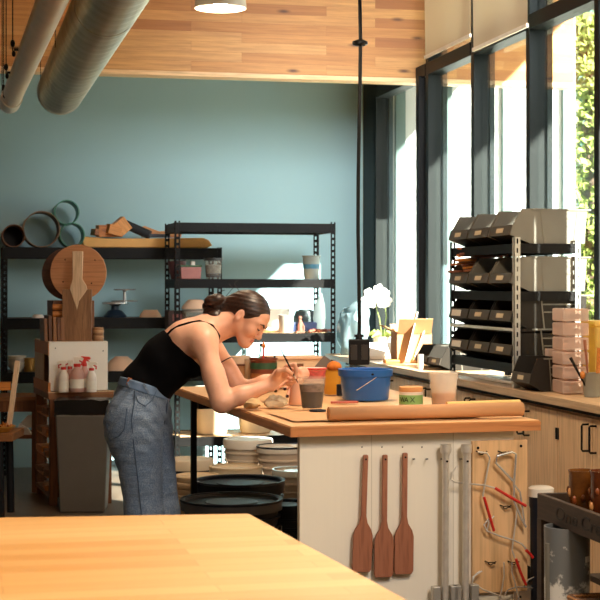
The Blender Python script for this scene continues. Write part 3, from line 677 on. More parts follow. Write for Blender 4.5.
B().box2((0, 0, .05), (w_+.02, d_, .08)).build('bottom_board', M['brownwoodx'], st)
for k in range(4): B().box2((.0, .1+.0*k, .16+k*.13), (.03, d_-.08, .175+k*.13)).build('side_slat', M['orangewood'], st)
rng = random.Random(3)
for k in range(9):
    h = .03+.015*rng.random(); z = [.081, .176, .306, .436, .566][k % 5-0] if k < 5 else [.176, .306, .436, .566][k-5]
    o = B().box((0, 0, h/2), (.14, .14+.05*rng.random(), h)).build('wood_block', [M['orangewood'], M['oldwood'], M['brownwoodx']][k % 3], bevel=.004); o.location = sm @ V((.06, .15+.0*k if k < 5 else .4, z+.001)); o.rotation_euler = (0, 0, SA+rng.uniform(-.2, .2))
    tag(o, 'wood block stored in the slotted side of the wooden stand', 'wood block', 'blocks in the stand')
CH = W(49, 342, D=9.8).z
cb = thing('white_cubby', 'white box cubby with open wooden side carrying round wooden bats', 'cubby', (c0.x, c0.y, SZ+.005), SA)
H = CH-SZ-.005
B().box2((0, 0, 0), (w_, .015, H)).build('front_panel', M['paper'], cb, bevel=.002)
k = B(); k.box2((0, .015, H-.018), (w_, d_, H)); k.box2((0, .015, 0), (w_, d_, .015)); k.box2((w_-.015, .015, .015), (w_, d_, H-.018)); k.box2((0, d_-.015, .015), (w_-.015, d_, H-.018)); k.build('carcass', M['palewood'], cb)
B().box2((-.004, 0, H-.085), (0, d_, H)).build('side_band', M['orangewood'], cb); B().box2((-.003, .2, .0), (0, d_, H-.085)).build('side_panel', M['palewood'], cb)
for k, (x, z) in enumerate(((.04, H-.04), (w_-.03, H-.06))): B().ball((x, -.001, z), .004, 8).build('screw_head', M['black'], cb)
for k in range(2):
    t = tag(B().lathe([(0, 0), (.03, 0), (.05, .02), (.03, .05), (.036, .09), (.05, .1), (.02, .1), (0, .1)], 20).build('dark_red_pot', plain('dark_red_glaze', C(92, 34, 28), .35)), 'dark red pot inside the open side of the white cubby', 'pot', 'pots in the cubby'); t.location = sm @ V((.08, .12+.0*k, SZ+.022+.102*k))
zc = CH+.001
def onbox(px, D): q = W(px, 300, D=D); return V((q.x, q.y, zc))
# standing boards: from the photo's left edge of the box top to the paddle
for k, (px, h, mt) in enumerate(((44, .145, 'oldwood'), (48.5, .165, 'brownwood'), (53, .155, 'oldwood'), (57, .15, 'brownwood'), (60.5, .15, 'oldwood'))):
    o = B().box((0, 0, h/2), (.022, .2, h)).build('upright_board', wood('slat_%d' % k, [C(116, 72, 38), C(88, 50, 26), C(134, 88, 50), C(98, 58, 32), C(126, 80, 44)][k], [C(140, 92, 54), C(112, 68, 38), C(158, 108, 66), C(122, 76, 46), C(150, 100, 60)][k], 'z', 2), bevel=.002)
    o.location = onbox(px, 10.0); o.rotation_euler = (0, -.03, SA); tag(o, ['outermost upright brown slat on the white cubby', 'second upright slat from the outer edge of the cubby', 'third upright slat from the outer edge of the cubby', 'fourth upright slat from the outer edge of the cubby', 'upright brown slat right beside the paddle blade'][k], 'board', 'slats on the cubby')
for k, (px, z) in enumerate(((57, .155), (57, .2))):
    o = B().cyl((-.03, 0, 0), (.06, 0, 0), .019, n=18).build('rolled_strip', M['orangewood']); o.location = onbox(px, 10.0)+V((0, 0, z+.018)); o.rotation_euler = (0, 0, SA); tag(o, ['lower orange roll lying on the upright slats', 'upper orange roll lying on the other roll above the slats'][k], 'roll')
p = W(78.5, 272.5, D=10.12); r = 28*10.12/F
b = thing('round_bat', 'large round wooden bat standing upright behind the paddle', 'bat', p); b.rotation_euler = (R(6), 0, -TH)
B().cyl((0, .009, 0), (0, -.009, 0), r, n=64).build('disc', M['bat'], b, bevel=.003)
for dx, dz in ((-.085, .085), (.11, .082), (-.1, -.06), (.085, -.07)): B().cyl((dx, -.0085, dz), (dx, -.0100, dz), .005, n=10).build('pin_hole', M['black'], b)
zb = p.z-r
o = B().box((-.04, .05, (zb-zc)/2), (.27, .26, zb-zc-.002)).build('wood_block', M['brownwood'], bevel=.003); o.location = (b.location.x, b.location.y+.06, zc+.001); o.rotation_euler = (0, 0, SA); tag(o, 'brown wooden block behind the paddle that carries the round bats', 'wood block')
p = W(68, 272, D=10.3)
b = tag(B().cyl((0, .009, 0), (0, -.009, 0), r*.95, n=64).build('round_bat', M['darkbat'], bevel=.003), 'dark round bat standing upright behind the large wooden one', 'bat'); b.location = (p.x, p.y, zb+r*.95); b.rotation_euler = (R(4), 0, -TH)
a = W(77, 340, D=9.92)
t = thing('wood_paddle', 'big weathered wooden paddle with pale handle standing on the white cubby', 'paddle', (a.x, a.y, zc)); t.rotation_euler = (R(-3), 0, -TH)
s = 9.92/F
mz = Matrix.Translation((0, .012, 0)) @ Matrix.Rotation(R(90), 4, 'X')
B().prism([(-14.8*s, 0), (14.6*s, 0), (14.6*s, 52*s), (-14.8*s, 52*s)], .024, mz).build('blade', M['oldwood'], t, bevel=.003)
B().prism([(-5*s, 90*s), (5.6*s, 90*s), (5*s, 62*s), (9*s, 56*s), (10*s, 51.5*s), (2*s, 40*s), (0, 31*s), (-3*s, 40*s), (-7*s, 51.5*s), (-6.5*s, 56*s), (-4.5*s, 62*s)], .02, Matrix.Translation((0, -.0085, 0)) @ mz).build('handle', M['palewood'], t, bevel=.003)
p = onbox(98, 9.98)
for k in range(5):
    o = B().lathe([(0, 0), (.034, 0), (.036, .004), (.036, .013), (.034, .017), (0, .017)], 24).build('clay_tile', plain('tile_%d' % k, [C(150, 112, 78), C(180, 140, 102), C(134, 98, 68), C(190, 152, 112), C(168, 124, 84)][k], .7)); o.location = p+V((.003*(k % 2), 0, .0175*k)); tag(o, ['bottom disc of the little stack beside the paddle', 'second disc up in the little stack beside the paddle', 'middle disc of the little stack beside the paddle', 'fourth disc up in the little stack beside the paddle', 'top disc of the little stack beside the paddle'][k], 'disc', 'discs on the cubby')
def spray(px, D, h, label, mat, trig, side=-1, s=1.0, head=C(232, 224, 210)):
    q = W(px, 388, D=D); t = thing('spray_bottle', label, 'spray bottle', (q.x, q.y, SZ+.006), -TH, 'spray bottles by the cubby')
    hb = h*.62; r = .034*s
    B().lathe([(0, 0), (r*.95, 0), (r, .006), (r, hb*.62), (r*.9, hb*.75), (r*.5, hb*.92), (r*.42, hb), (0, hb)], 28).build('bottle', mat, t)
    B().lathe([(r*.5, hb*.96), (r*.52, hb*1.06), (r*.46, hb*1.08), (0, hb*1.08)], 20).build('collar', trig, t)
    b = B(); b.box((0, 0, hb*1.13), (.022, .02, .03)); b.prism([(side*-.02, 0), (side*.035, .002), (side*.04, .012), (side*.03, .02), (side*-.022, .024)], .018, Matrix.Translation((0, .009, hb*1.2)) @ Matrix.Rotation(R(90), 4, 'X')); b.build('spray_head', plain('sprayer_white', head, .4), t, bevel=.002)
    B().tube([(side*.012, 0, hb*1.2), (side*.03, 0, hb*1.14), (side*.028, 0, hb*1.02)], .005, 8).build('trigger', trig, t)
    B().lathe([(r*1.005, hb*.15), (r*1.012, hb*.15), (r*1.012, hb*.5), (r*1.005, hb*.5)], 28).build('label_wrap', M['labelw'], t)
rf = sheer('rose_plastic', C(226, 186, 172), .75, .3); wf = plain('milk_plastic', C(222, 212, 200), .35)
spray(63.5, 9.72, .235, 'white spray bottle with red trigger at the outer end of the row', wf, M['red'])
spray(77.2, 9.72, .265, 'pinkish spray bottle, tallest and widest, in the middle of the row', rf, M['red'], 1, 1.3)
spray(91.5, 9.72, .225, 'white spray bottle with red collar next to the stand corner', wf, M['red'], 1, .95)
spray(70, 9.79, .235, 'rear spray bottle half hidden between the outer and the tall pinkish one', rf, M['red'], -1, .9)
spray(84.5, 9.79, .265, 'rear spray bottle with red nozzle half hidden beside the tall pinkish one', rf, M['red'], 1, .9, C(214, 60, 50))
# grey bin with its black liner
q = W(82, 513.5, D=9.48)
t = thing('waste_bin', 'tall grey waste bin with black liner in front of the wooden stand', 'bin', (q.x, q.y, 0), -TH+.03)
hb = .69; s = 9.48/F
def frustum(b, w0, w1, d0, d1, z0, z1):
    v = [b.bm.verts.new(c) for c in ((-w0, 0, z0), (w0, 0, z0), (w0, d0, z0), (-w0, d0, z0), (-w1, -.012, z1), (w1, -.012, z1), (w1, d1, z1), (-w1, d1, z1))]
    for f in ((0, 3, 2, 1), (4, 5, 6, 7), (0, 1, 5, 4), (1, 2, 6, 5), (2, 3, 7, 6), (3, 0, 4, 7)): b.bm.faces.new([v[i] for i in f])
    return b
frustum(B(), 22.5*s, 26.5*s, .22, .24, 0, hb-.09).build('bin_body', plain('bin_grey', C(88, 82, 74), .5, var=.06), t, bevel=.012)
b = frustum(B(), 27.2*s, 28*s, .245, .25, hb-.105, hb)
bmesh.ops.subdivide_edges(b.bm, edges=b.bm.edges[:], cuts=5, use_grid_fill=True)
b.build('liner', plain('liner_film', C(16, 16, 17), .25, var=.2), t, wob=.012, seed=2)
# small shelf table and chair at the dark side
q = W(39, 397, D=10.4); zt_ = q.z
t = thing('side_table', 'dark brown wooden side table with a shelf next to the stand', 'table', (q.x, q.y, 0), -TH)
B().box2((-.9, 0, zt_-.03), (0, .4, zt_)).build('table_top', M['brownwoodx'], t, bevel=.003)
B().box2((-.88, .015, .36), (-.02, .38, .385)).build('shelf', M['brownwoodx'], t)
B().box2((-.88, .01, zt_-.1), (-.03, .03, zt_-.03)).build('apron', M['brownwood'], t)
for x, y in ((-.05, .005), (-.05, .35), (-.89, .005), (-.89, .35)): B().box2((x, y, 0), (x+.045, y+.045, zt_-.03)).build('leg', M['brownwood'], t)
sh = Matrix.Translation((q.x, q.y, 0)) @ Matrix.Rotation(-TH, 4, 'Z')
b = B()
pts = [(-.10, .02), (-.03, .13), (-.005, .14), (-.005, .03), (-.09, -.0)]
t2 = thing('folded_paper', 'crumpled white paper lying on the side table shelf', 'paper', sh @ V((-.05, .12, .386)), -TH)
B().prism([(-.09, .07), (-.04, .125), (0, .13), (0, .045), (-.06, .04)], .05, Matrix.Rotation(R(90), 4, 'X')).build('upper_fold', M['paper'], t2, wob=.004)
B().prism([(-.1, .05), (-.075, .0), (-.005, .0), (-.035, .04), (-.09, .072)], .04, Matrix.Translation((0, -.04, 0)) @ Matrix.Rotation(R(90), 4, 'X')).build('lower_fold', M['paper'], t2, wob=.004)
q = W(-6, 433, D=9.2); zs = q.z
t = thing('wooden_chair', 'wooden chair with slanting back post at the picture edge', 'chair', (q.x, q.y, 0), -TH)
B().box2((-.24, -.02, zs-.05), (.115, .36, zs)).build('seat', M['brownwoodx'], t, bevel=.006)
for x in (.03, -.22):
    for y in (0, .32): B().tube([(x, y, zs-.05), (x+.012, y-.01, 0)], .024, 8).build('leg', M['blackpl'], t)
lg = B(); lg.tube([(.035, .0, .28), (-.21, .0, .28)], .016, 8); lg.tube([(.035, .32, .24), (-.21, .32, .24)], .016, 8); lg.build('stretcher', M['blackpl'], t)
a = W(4, 442, D=9.2)-q; b = W(13.5, 362, D=9.2)-q
rm = Matrix.Rotation(TH, 4, 'Z'); a = rm @ a; b = rm @ b
B().tube([a+V((0, .1, zs-.0)), b+V((0, .14, zs))], .02, 4).build('back_post', M['palewood'], t); B().tube([a+V((-.3, .1, zs)), b+V((-.3, .14, zs))], .02, 4).build('back_post', M['palewood'], t)
B().box((b.x-.19, .13, zs+.27), (.3, .02, .05)).build('back_rail', M['orangewood'], t)
tb = lathed('brass_dish', 'yellow dish of wood shavings on the chair seat', 'dish', t.location+rm.inverted() @ V((.02, .08, zs+.001)), [(0, 0), (.06, 0), (.09, .03), (.094, .03), (.094, .034), (.086, .03), (.05, .008), (0, .006)], plain('brass_dish', C(190, 140, 60), .4, .4), parts=('dish_body',))
sv = B(); rng = random.Random(5)
for k in range(26): a_ = rng.random()*6.28; r_ = .07*rng.random()**.5; sv.box((r_*math.cos(a_), r_*math.sin(a_), .026+.018*rng.random()), (.03, .012, .004), rot=(rng.random(), rng.random(), rng.random()*6))
o = sv.build('shavings', M['orangewood'], tb); o['kind'] = 'stuff'

# ------------------------------------------------------------------ buckets under and behind the island
def bucket(px, D, r, h, label, body, lid, grp='buckets on the floor', lidz=.03, rim=None, conc=True, ribs=2):
    q = W(px, 460, D=D); t = thing('bucket', label, 'bucket', (q.x, q.y, 0), group=grp)
    pr = [(0, 0), (r*.86, 0), (r*.88, .01)]
    for k in range(ribs): z = h*(.8-.06*k); pr = pr+[]
    pr += [(r*.93, h*.72), (r*.99, h*.725), (r*.99, h*.745), (r*.94, h*.75), (r*.945, h*.82), (r, h*.825), (r, h*.845), (r*.95, h*.85), (r*.96, h-.01), (0, h-.01)]
    B().lathe(pr, 40).build('bucket_body', body, t)
    lp = [(r*.985, h-lidz), (r*1.03, h-lidz), (r*1.035, h-.004), (r*1.02, h+.002), (r*.95, h+.002), (r*.93, h-.012), (r*.55, h-.012), (r*.53, h-.006), (r*.3, h-.006), (0, h-.008)] if conc else [(r*.985, h-lidz), (r*1.03, h-lidz), (r*1.03, h-.004), (r*1.0, h+.003), (0, h+.006)]
    lo = B().lathe(lp, 48).build('lid', lid, t)
    if rim: B().lathe([(r*1.02, h-.004), (r*1.045, h-.002), (r*1.04, h+.008), (r*.98, h+.006)], 48).build('lid_rim', rim, lo)
    B().tube([V((r*1.02*math.cos(a), r*1.02*math.sin(a), h*.8-.16*abs(math.sin(a-3.3)))) for a in [3.3+math.pi*k/12 for k in range(13)]], .003, 6).build('wire_handle', M['steel'], t)
    return t
wb = plain('bucket_white', C(214, 198, 178), .45, var=.06); wl = plain('lid_white', C(222, 208, 184), .5, var=.08); navy = plain('tub_navy', C(32, 38, 52), .4, var=.2)
bucket(188.5, 8.9, .138, .395, 'bucket with pale flat lid and dark body beside her jeans', navy, wl, conc=False, lidz=.055)
bucket(248, 9.35, .146, .465, 'white bucket with white lid standing back under the shelf beam', wb, M['white'], conc=False, lidz=.05)
bucket(281.5, 9.1, .142, .445, 'white bucket with black rimmed lid behind the end panel', wb, M['white'], rim=M['tub'])
bucket(236, 8.45, .14, .40, 'cream lidded bucket behind the large black tub', wb, wl, rim=M['cream'])
bucket(296, 8.2, .125, .42, 'grey white bucket with glossy lid close to the end panel', plain('bucket_greywhite', C(178, 166, 152), .45, var=.08), plain('clear_lid', C(176, 178, 172), .2, var=.15))
bucket(240, 7.55, .212, .44, 'large black tub with ridged lid, higher one in the middle', M['tub'], M['tub'], rim=navy, lidz=.05)
bucket(231.5, 6.98, .222, .428, 'wide black tub with grey lid just beyond the bench corner', M['tub'], M['greylid'], rim=M['tub'], lidz=.04)
bucket(286, 7.12, .12, .395, 'small black tub tucked against the end panel behind the bench edge', M['tub'], M['tub'])
q = W(197, 480, D=8.05)
for k in range(6):
    o = B().lathe([(0, .004), (.10, .004), (.104, 0), (.118, 0), (.12, .004), (.12, .024), (.114, .03), (.1, .03), (.098, .026), (0, .026)], 40).build('plastic_cover', plain('stack_lid_%d' % k, mul(C(214, 190, 156), 1-.05*(k % 2)), .5)); o.location = (q.x+.004*(k % 2), q.y, .22+.032*k)
    tag(o, 'cream lid in the stack between her jeans and the black tub', 'lid', 'stacked cream lids')
t = thing('lid_crate', 'low grey crate carrying the stack of cream lids', 'crate', (q.x, q.y, 0)); B().box((0, 0, .11), (.23, .22, .218)).build('crate_body', M['greylid'], t, bevel=.008); B().box((0, 0, .2), (.24, .23, .02)).build('rim', M['tub'], t)
# things on the lowest steel shelf
p = at_rack(208, 3, 11.15); lathed('white_drum', 'cream drum on the lowest steel shelf seen under the island top', 'drum', p+V((.03, 0, 0)), [(0, 0), (.105, 0), (.11, .01), (.115, .3), (.12, .305), (.12, .33), (0, .332)], M['cream'], parts=('drum_body', ('lid', [(.122, .31), (.126, .31), (.126, .34), (0, .342)], M['white'])))
p = at_rack(255, 3, 11.2); lathed('white_drum', 'second cream drum farther along the lowest steel shelf', 'drum', p, [(0, 0), (.11, 0), (.115, .01), (.12, .1), (.12, .28), (0, .28)], M['cream'], parts=('drum_body', ('lid', [(.122, .26), (.126, .26), (.126, .29), (0, .292)], M['white'])))
# ------------------------------------------------------------------ distance-field sculpting
def surfnets(S, o, h):
    nx, ny, nz = S.shape; neg = S < 0
    co = [(i, j, k) for i in (0, 1) for j in (0, 1) for k in (0, 1)]
    cnt = sum(neg[i:nx-1+i, j:ny-1+j, k:nz-1+k].astype(np.int8) for i, j, k in co)
    act = (cnt > 0) & (cnt < 8); idx = np.argwhere(act); N = len(idx)
    val = {c: S[idx[:, 0]+c[0], idx[:, 1]+c[1], idx[:, 2]+c[2]] for c in co}
    acc = np.zeros((N, 3)); n = np.zeros(N)
    for a in co:
        for ax in range(3):
            if a[ax]: continue
            b = list(a); b[ax] = 1; b = tuple(b); m = (val[a] < 0) != (val[b] < 0)
            t = np.where(m, val[a]/np.where(m, val[a]-val[b], 1), 0)
            for q in range(3): acc[:, q] += np.where(m, a[q]+(t if q == ax else 0), 0)
            n += m
    P = (idx+acc/n[:, None])*h+np.array(o)
    vid = -np.ones(act.shape, np.int64); vid[act] = np.arange(N); faces = []
    for ax in range(3):
        sl = [slice(None)]*3; a = neg[tuple(slice(0, -1) if q == ax else slice(1, -1) for q in range(3))]; b = neg[tuple(slice(1, None) if q == ax else slice(1, -1) for q in range(3))]
        e = np.argwhere(a != b); u, v = [q for q in range(3) if q != ax]
        base_ = e.copy(); base_[:, u] += 1; base_[:, v] += 1
        def cell(du, dv):
            c = base_.copy(); c[:, u] += du-1; c[:, v] += dv-1; return vid[c[:, 0], c[:, 1], c[:, 2]]
        q = np.stack([cell(0, 0), cell(1, 0), cell(1, 1), cell(0, 1)], 1); fl = a[tuple(e.T)]
        if ax == 1: fl = ~fl
        q[~fl] = q[~fl][:, ::-1]; faces.append(q)
    return P, np.concatenate(faces)
class Field:
    def __init__(s, lo, hi, h):
        s.lo = np.array(lo, float); s.h = h; s.n = np.ceil((np.array(hi)-s.lo)/h).astype(int)+1; s.S = np.full(tuple(s.n), .06, np.float32); s.sc = 1.0
    def sub(s, lo, hi):
        a = np.clip(np.floor((np.array(lo)-s.lo)/s.h).astype(int), 0, s.n); b = np.clip(np.ceil((np.array(hi)-s.lo)/s.h).astype(int)+1, 0, s.n)
        sl = tuple(slice(x, y) for x, y in zip(a, b))
        g = np.meshgrid(*[s.lo[q]+s.h*np.arange(a[q], b[q]) for q in range(3)], indexing='ij')
        return sl, np.stack(g, -1)
    def put(s, sl, d, k, op='add'):
        A = s.S[sl]
        if op == 'add':
            hh = np.clip(.5+.5*(A-d)/k, 0, 1); s.S[sl] = A*(1-hh)+d*hh-k*hh*(1-hh)
        else:
            d = -d; hh = np.clip(.5-.5*(A-d)/k, 0, 1); s.S[sl] = A*(1-hh)+d*hh+k*hh*(1-hh)
    def cap(s, a, b, ra, rb=None, k=.02, flat=None, op='add'):
        """Tapered limb from a to b; flat=(axis, factor) widens it along an axis."""
        a = np.array(a, float); b = np.array(b, float); rb = ra if rb is None else rb; ra = ra*s.sc; rb = rb*s.sc; m = max(ra, rb)*(flat[1] if flat else 1)+.06
        sl, p = s.sub(np.minimum(a, b)-m, np.maximum(a, b)+m)
        w = p-a; ab = b-a; L = ab@ab
        t = np.clip((w@ab)/L, 0, 1); d = w-t[..., None]*ab
        if flat:
            ax = np.array(flat[0], float); ax /= np.linalg.norm(ax); f = 1+(flat[1]-1)*1.0
            c = d@ax; d = d-c[..., None]*ax*(1-1/f)
        s.put(sl, np.linalg.norm(d, axis=-1)-(ra+(rb-ra)*t), k, op); return s
    def ell(s, c, r, fr=None, k=.02, op='add'):
        c = np.array(c, float); r = np.array(r, float)*s.sc; m = r.max()+.06; sl, p = s.sub(c-m, c+m); w = p-c
        if fr is not None: w = w@np.array(fr).T      # fr rows: local axes
        q = np.linalg.norm(w/r, axis=-1); s.put(sl, (q-1)*r.min()*np.clip(1, 1, 1), k, op); return s
    def at(s, p):
        g = (np.array(p)-s.lo)/s.h; i = np.clip(g.astype(int), 0, s.n-2); f = g-i; v = 0
        for a in (0, 1):
            for b in (0, 1):
                for c in (0, 1): v += s.S[i[0]+a, i[1]+b, i[2]+c]*(f[0] if a else 1-f[0])*(f[1] if b else 1-f[1])*(f[2] if c else 1-f[2])
        return v
    def snap(s, p, off=0., dirn=None):
        p = np.array(p, float)
        for _ in range(14):
            e = s.h; g = np.array([s.at(p+np.eye(3)[q]*e)-s.at(p-np.eye(3)[q]*e) for q in range(3)]); L = np.linalg.norm(g)
            if L < 1e-6: break
            d = s.at(p)-off; p = p-(g/L if dirn is None else np.array(dirn)*np.sign(g@np.array(dirn)))*d*.8
        return p
    def grid(s): return s.sub(s.lo-1, s.lo+s.n*s.h+1)[1]
def pc(px, py, D): return np.array([(px-300)/F*D, D, EYE+(HY-py)/F*D])
RTH = Matrix.Rotation(-TH, 4, 'Z')
def sculpt(S, lo, h, name, mat, parent, org, smooth=2):
    P, Fq = surfnets(S, lo, h)
    me = bpy.data.meshes.new(name); P = (np.array(RTH.to_3x3()) @ P.T).T-np.array(org)
    me.from_pydata(P.tolist(), [], Fq.tolist()); me.validate(); me.polygons.foreach_set('use_smooth', [True]*len(me.polygons))
    bm = bmesh.new(); bm.from_mesh(me); 
    for _ in range(smooth): bmesh.ops.smooth_vert(bm, verts=bm.verts, factor=.4, use_axis_x=True, use_axis_y=True, use_axis_z=True)
    bmesh.ops.recalc_face_normals(bm, faces=bm.faces); bm.to_mesh(me); bm.free(); me.materials.append(mat)
    o = bpy.data.objects.new(name, me); COL.objects.link(o); o.parent = parent; return o
def skinmat():
    m, n, l, p = base('skin'); vec = coords(n, l); f = noise(n, l, vec, 6, 3); g = noise(n, l, vec, 60, 2)
    c = mixc(n, l, ramp(n, l, f, .35, .65), C(216, 162, 134), C(226, 174, 146)); c = mixc(n, l, ramp(n, l, g, .55, .8, (0, 0, 0, 1), (.25, .25, .25, 1)), c, C(190, 128, 104))
    l.new(c, p.inputs['Base Color']); p.inputs['Roughness'].default_value = .45; p.inputs['Subsurface Weight'].default_value = .12; p.inputs['Subsurface Radius'].default_value = (.012, .005, .003); p.inputs['Subsurface Scale'].default_value = .6; return m
def denim():
    m, n, l, p = base('denim'); vec = coords(n, l); f = noise(n, l, vec, 7, 5, .65); g = noise(n, l, vec, 350, 1); w = noise(n, l, coords(n, l, (1, 1, 3.5)), 9, 4)
    c = mixc(n, l, ramp(n, l, f, .3, .7), C(104, 122, 144), C(150, 164, 178)); c = mixc(n, l, ramp(n, l, g, .35, .65), c, C(78, 98, 126)); l.new(c, p.inputs['Base Color']); p.inputs['Roughness'].default_value = .9; p.inputs['Specular IOR Level'].default_value = .1
    bumpn(n, l, p, w, .55, .02); return m
def hairmat():
    m, n, l, p = base('hair'); f = noise(n, l, coords(n, l, (8, 60, 60), rot=(0, R(10), 0)), 3, 4); l.new(mixc(n, l, ramp(n, l, f, .35, .7), C(20, 12, 9), C(62, 35, 23)), p.inputs['Base Color']); p.inputs['Roughness'].default_value = .42
    bumpn(n, l, p, f, .25, .003); return m
SK, DN, HR = skinmat(), denim(), hairmat(); KN = plain('black_knit', C(9, 9, 11), .95, var=.2, vs=40, bump=.15, bs=200); KN.node_tree.nodes['Principled BSDF'].inputs['Specular IOR Level'].default_value = .08
D0 = 6.4; DR, DL = 6.26, 6.56            # depth of her near (right) and far (left) side
h = .0042
lo = pc(95, 640, 5.9); hi = pc(316, 280, 6.95); lo = [pc(92, 400, 6.9)[0], 5.95, -.01]; hi = [.08, 6.92, hi[2]+.02]
body = Field(lo, hi, h); tor = Field(lo, hi, h); legs = Field(lo, hi, h)
YA = (0, 1, 0)
for f in (body, tor):
    f.cap(pc(139, 408, D0), pc(146, 386, D0), .108, .098, .03, (YA, 1.45))
    f.cap(pc(146, 386, D0), pc(168, 361, D0), .098, .102, .03, (YA, 1.28))
    f.cap(pc(168, 361, D0), pc(188, 343, D0), .102, .094, .04, (YA, 1.4))
    f.cap(pc(188, 343, D0), pc(205, 333, D0), .088, .050, .04, (YA, 1.8))
    for s in (-1, 1): f.ell(pc(194, 364, D0+s*.075), (.052, .06, .05), None, .03)
body.cap(pc(202, 337, DR+.0), pc(206, 335, DL), .052, .05, .04)
body.cap(pc(186, 338, 6.28), pc(203, 338, DR), .04, .05, .05)
body.cap(pc(208, 329, D0), pc(235, 321, D0+.0), .05, .048, .03)
body.cap(pc(196, 333, D0), pc(214, 325, D0), .05, .046, .05)
# legs
HIPR, HIPL = pc(136, 420, 6.31), pc(146, 414, 6.49); KNR, KNL = pc(144, 512, 6.29), pc(161, 512, 6.5); ANR, ANL = pc(146, 603, 6.28), pc(165, 603, 6.52)
for f, e in ((body, 0), (legs, .011)):
    for H, K, A in ((HIPR, KNR, ANR), (HIPL, KNL, ANL)):
        f.cap(H, K, .096+e, .064+e, .035 if e == 0 else .02, ((.0, 1, 0), .95)); f.cap(K, A, .06+e*1.3, .04+e*2.3, .03)
    f.ell(pc(130, 427, 6.32), (.092+e*.8, .092+e, .115+e), None, .06); f.ell(pc(133, 427, 6.5), (.09+e*.8, .09+e, .11+e), None, .06)
legs.cap(pc(139, 410, D0), pc(146, 384, D0), .118, .106, .03, (YA, 1.45))
# feet
for A in (ANR, ANL): body.cap(A+np.array([0, 0, -.02]), A+np.array([.12, 0, -.075]), .035, .026, .02)
# arms
def arm(sh, el, wr, r): 
    body.cap(sh, el, r[0], r[1], .03); body.cap(sh*.45+el*.55, el, r[1]*1.06, r[1]*.98, .03); body.cap(el, el*.6+wr*.4, r[2], r[2]*.96, .02); body.cap(el*.6+wr*.4, wr, r[2]*.94, r[3], .02)
SHR, ELR, WRR = pc(204, 343, 6.22), pc(222, 402, 6.13), pc(270, 385, 6.17)
SHL, ELL, WRL = pc(208, 340, 6.58), pc(240, 391, 6.55), pc(303, 373, 6.47)
arm(SHR, ELR, WRR, (.046, .037, .038, .025)); arm(SHL, ELL, WRL, (.047, .036, .037, .026))
body.cap(pc(196, 340, 6.27), SHR, .052, .047, .04)
TIPS = []
def hand(wr, palm, fingers, thumb, nrm, rp=.03):
    body.cap(wr, palm, .024, rp, .02, (nrm, .62))
    for k, f in enumerate(fingers):
        r = (.0086, .0088, .0084, .0074)[k]
        body.cap(palm, f[0], .014, r*1.15, .014)
        for a, b in zip(f, f[1:]): body.cap(a, b, r*1.04, r*.96, .004)
        TIPS.append((f[-1], f[-1]-f[-2]))
    body.cap(wr*.6+palm*.4, thumb[0], .016, .013, .014)
    for a, b in zip(thumb, thumb[1:]): body.cap(a, b, .0105, .0092, .004)
    TIPS.append((thumb[-1], thumb[-1]-thumb[-2]))
# near hand closes on the brush, knuckles toward the light
hand(WRR, pc(280, 375, 6.16), [[pc(287, 366, 6.13), pc(294.5, 364.5, 6.11), pc(297, 371, 6.12), pc(294, 376, 6.13)], [pc(288.5, 369, 6.16), pc(296.5, 369.5, 6.15), pc(297.5, 376.5, 6.15), pc(293, 379.5, 6.15)], [pc(288, 373, 6.185), pc(295.5, 375, 6.18), pc(295, 381.5, 6.175), pc(289.5, 382.5, 6.17)], [pc(286, 377, 6.205), pc(292, 380, 6.2), pc(290.5, 385, 6.195), pc(286, 384.5, 6.19)]], [pc(279, 371, 6.11), pc(286, 369.5, 6.095), pc(291.5, 373.5, 6.11)], (.35, -.75, .55))
# far hand reaches over the clay piece, fingers down and toward us
hand(WRL, pc(298.5, 377, 6.42), [[pc(292, 377, 6.37), pc(284.5, 381, 6.33), pc(279, 386.5, 6.3), pc(275.5, 391, 6.29)], [pc(293, 380.5, 6.35), pc(288, 385.5, 6.31), pc(284.8, 389, 6.285)], [pc(294, 384, 6.345), pc(290, 390, 6.31), pc(287.2, 396.5, 6.29)], [pc(296, 387, 6.35), pc(292.5, 394, 6.31), pc(291, 400, 6.295)]], [pc(297, 370.5, 6.38), pc(291.5, 371.5, 6.34), pc(286.5, 375.5, 6.32)], (.6, .5, .6))
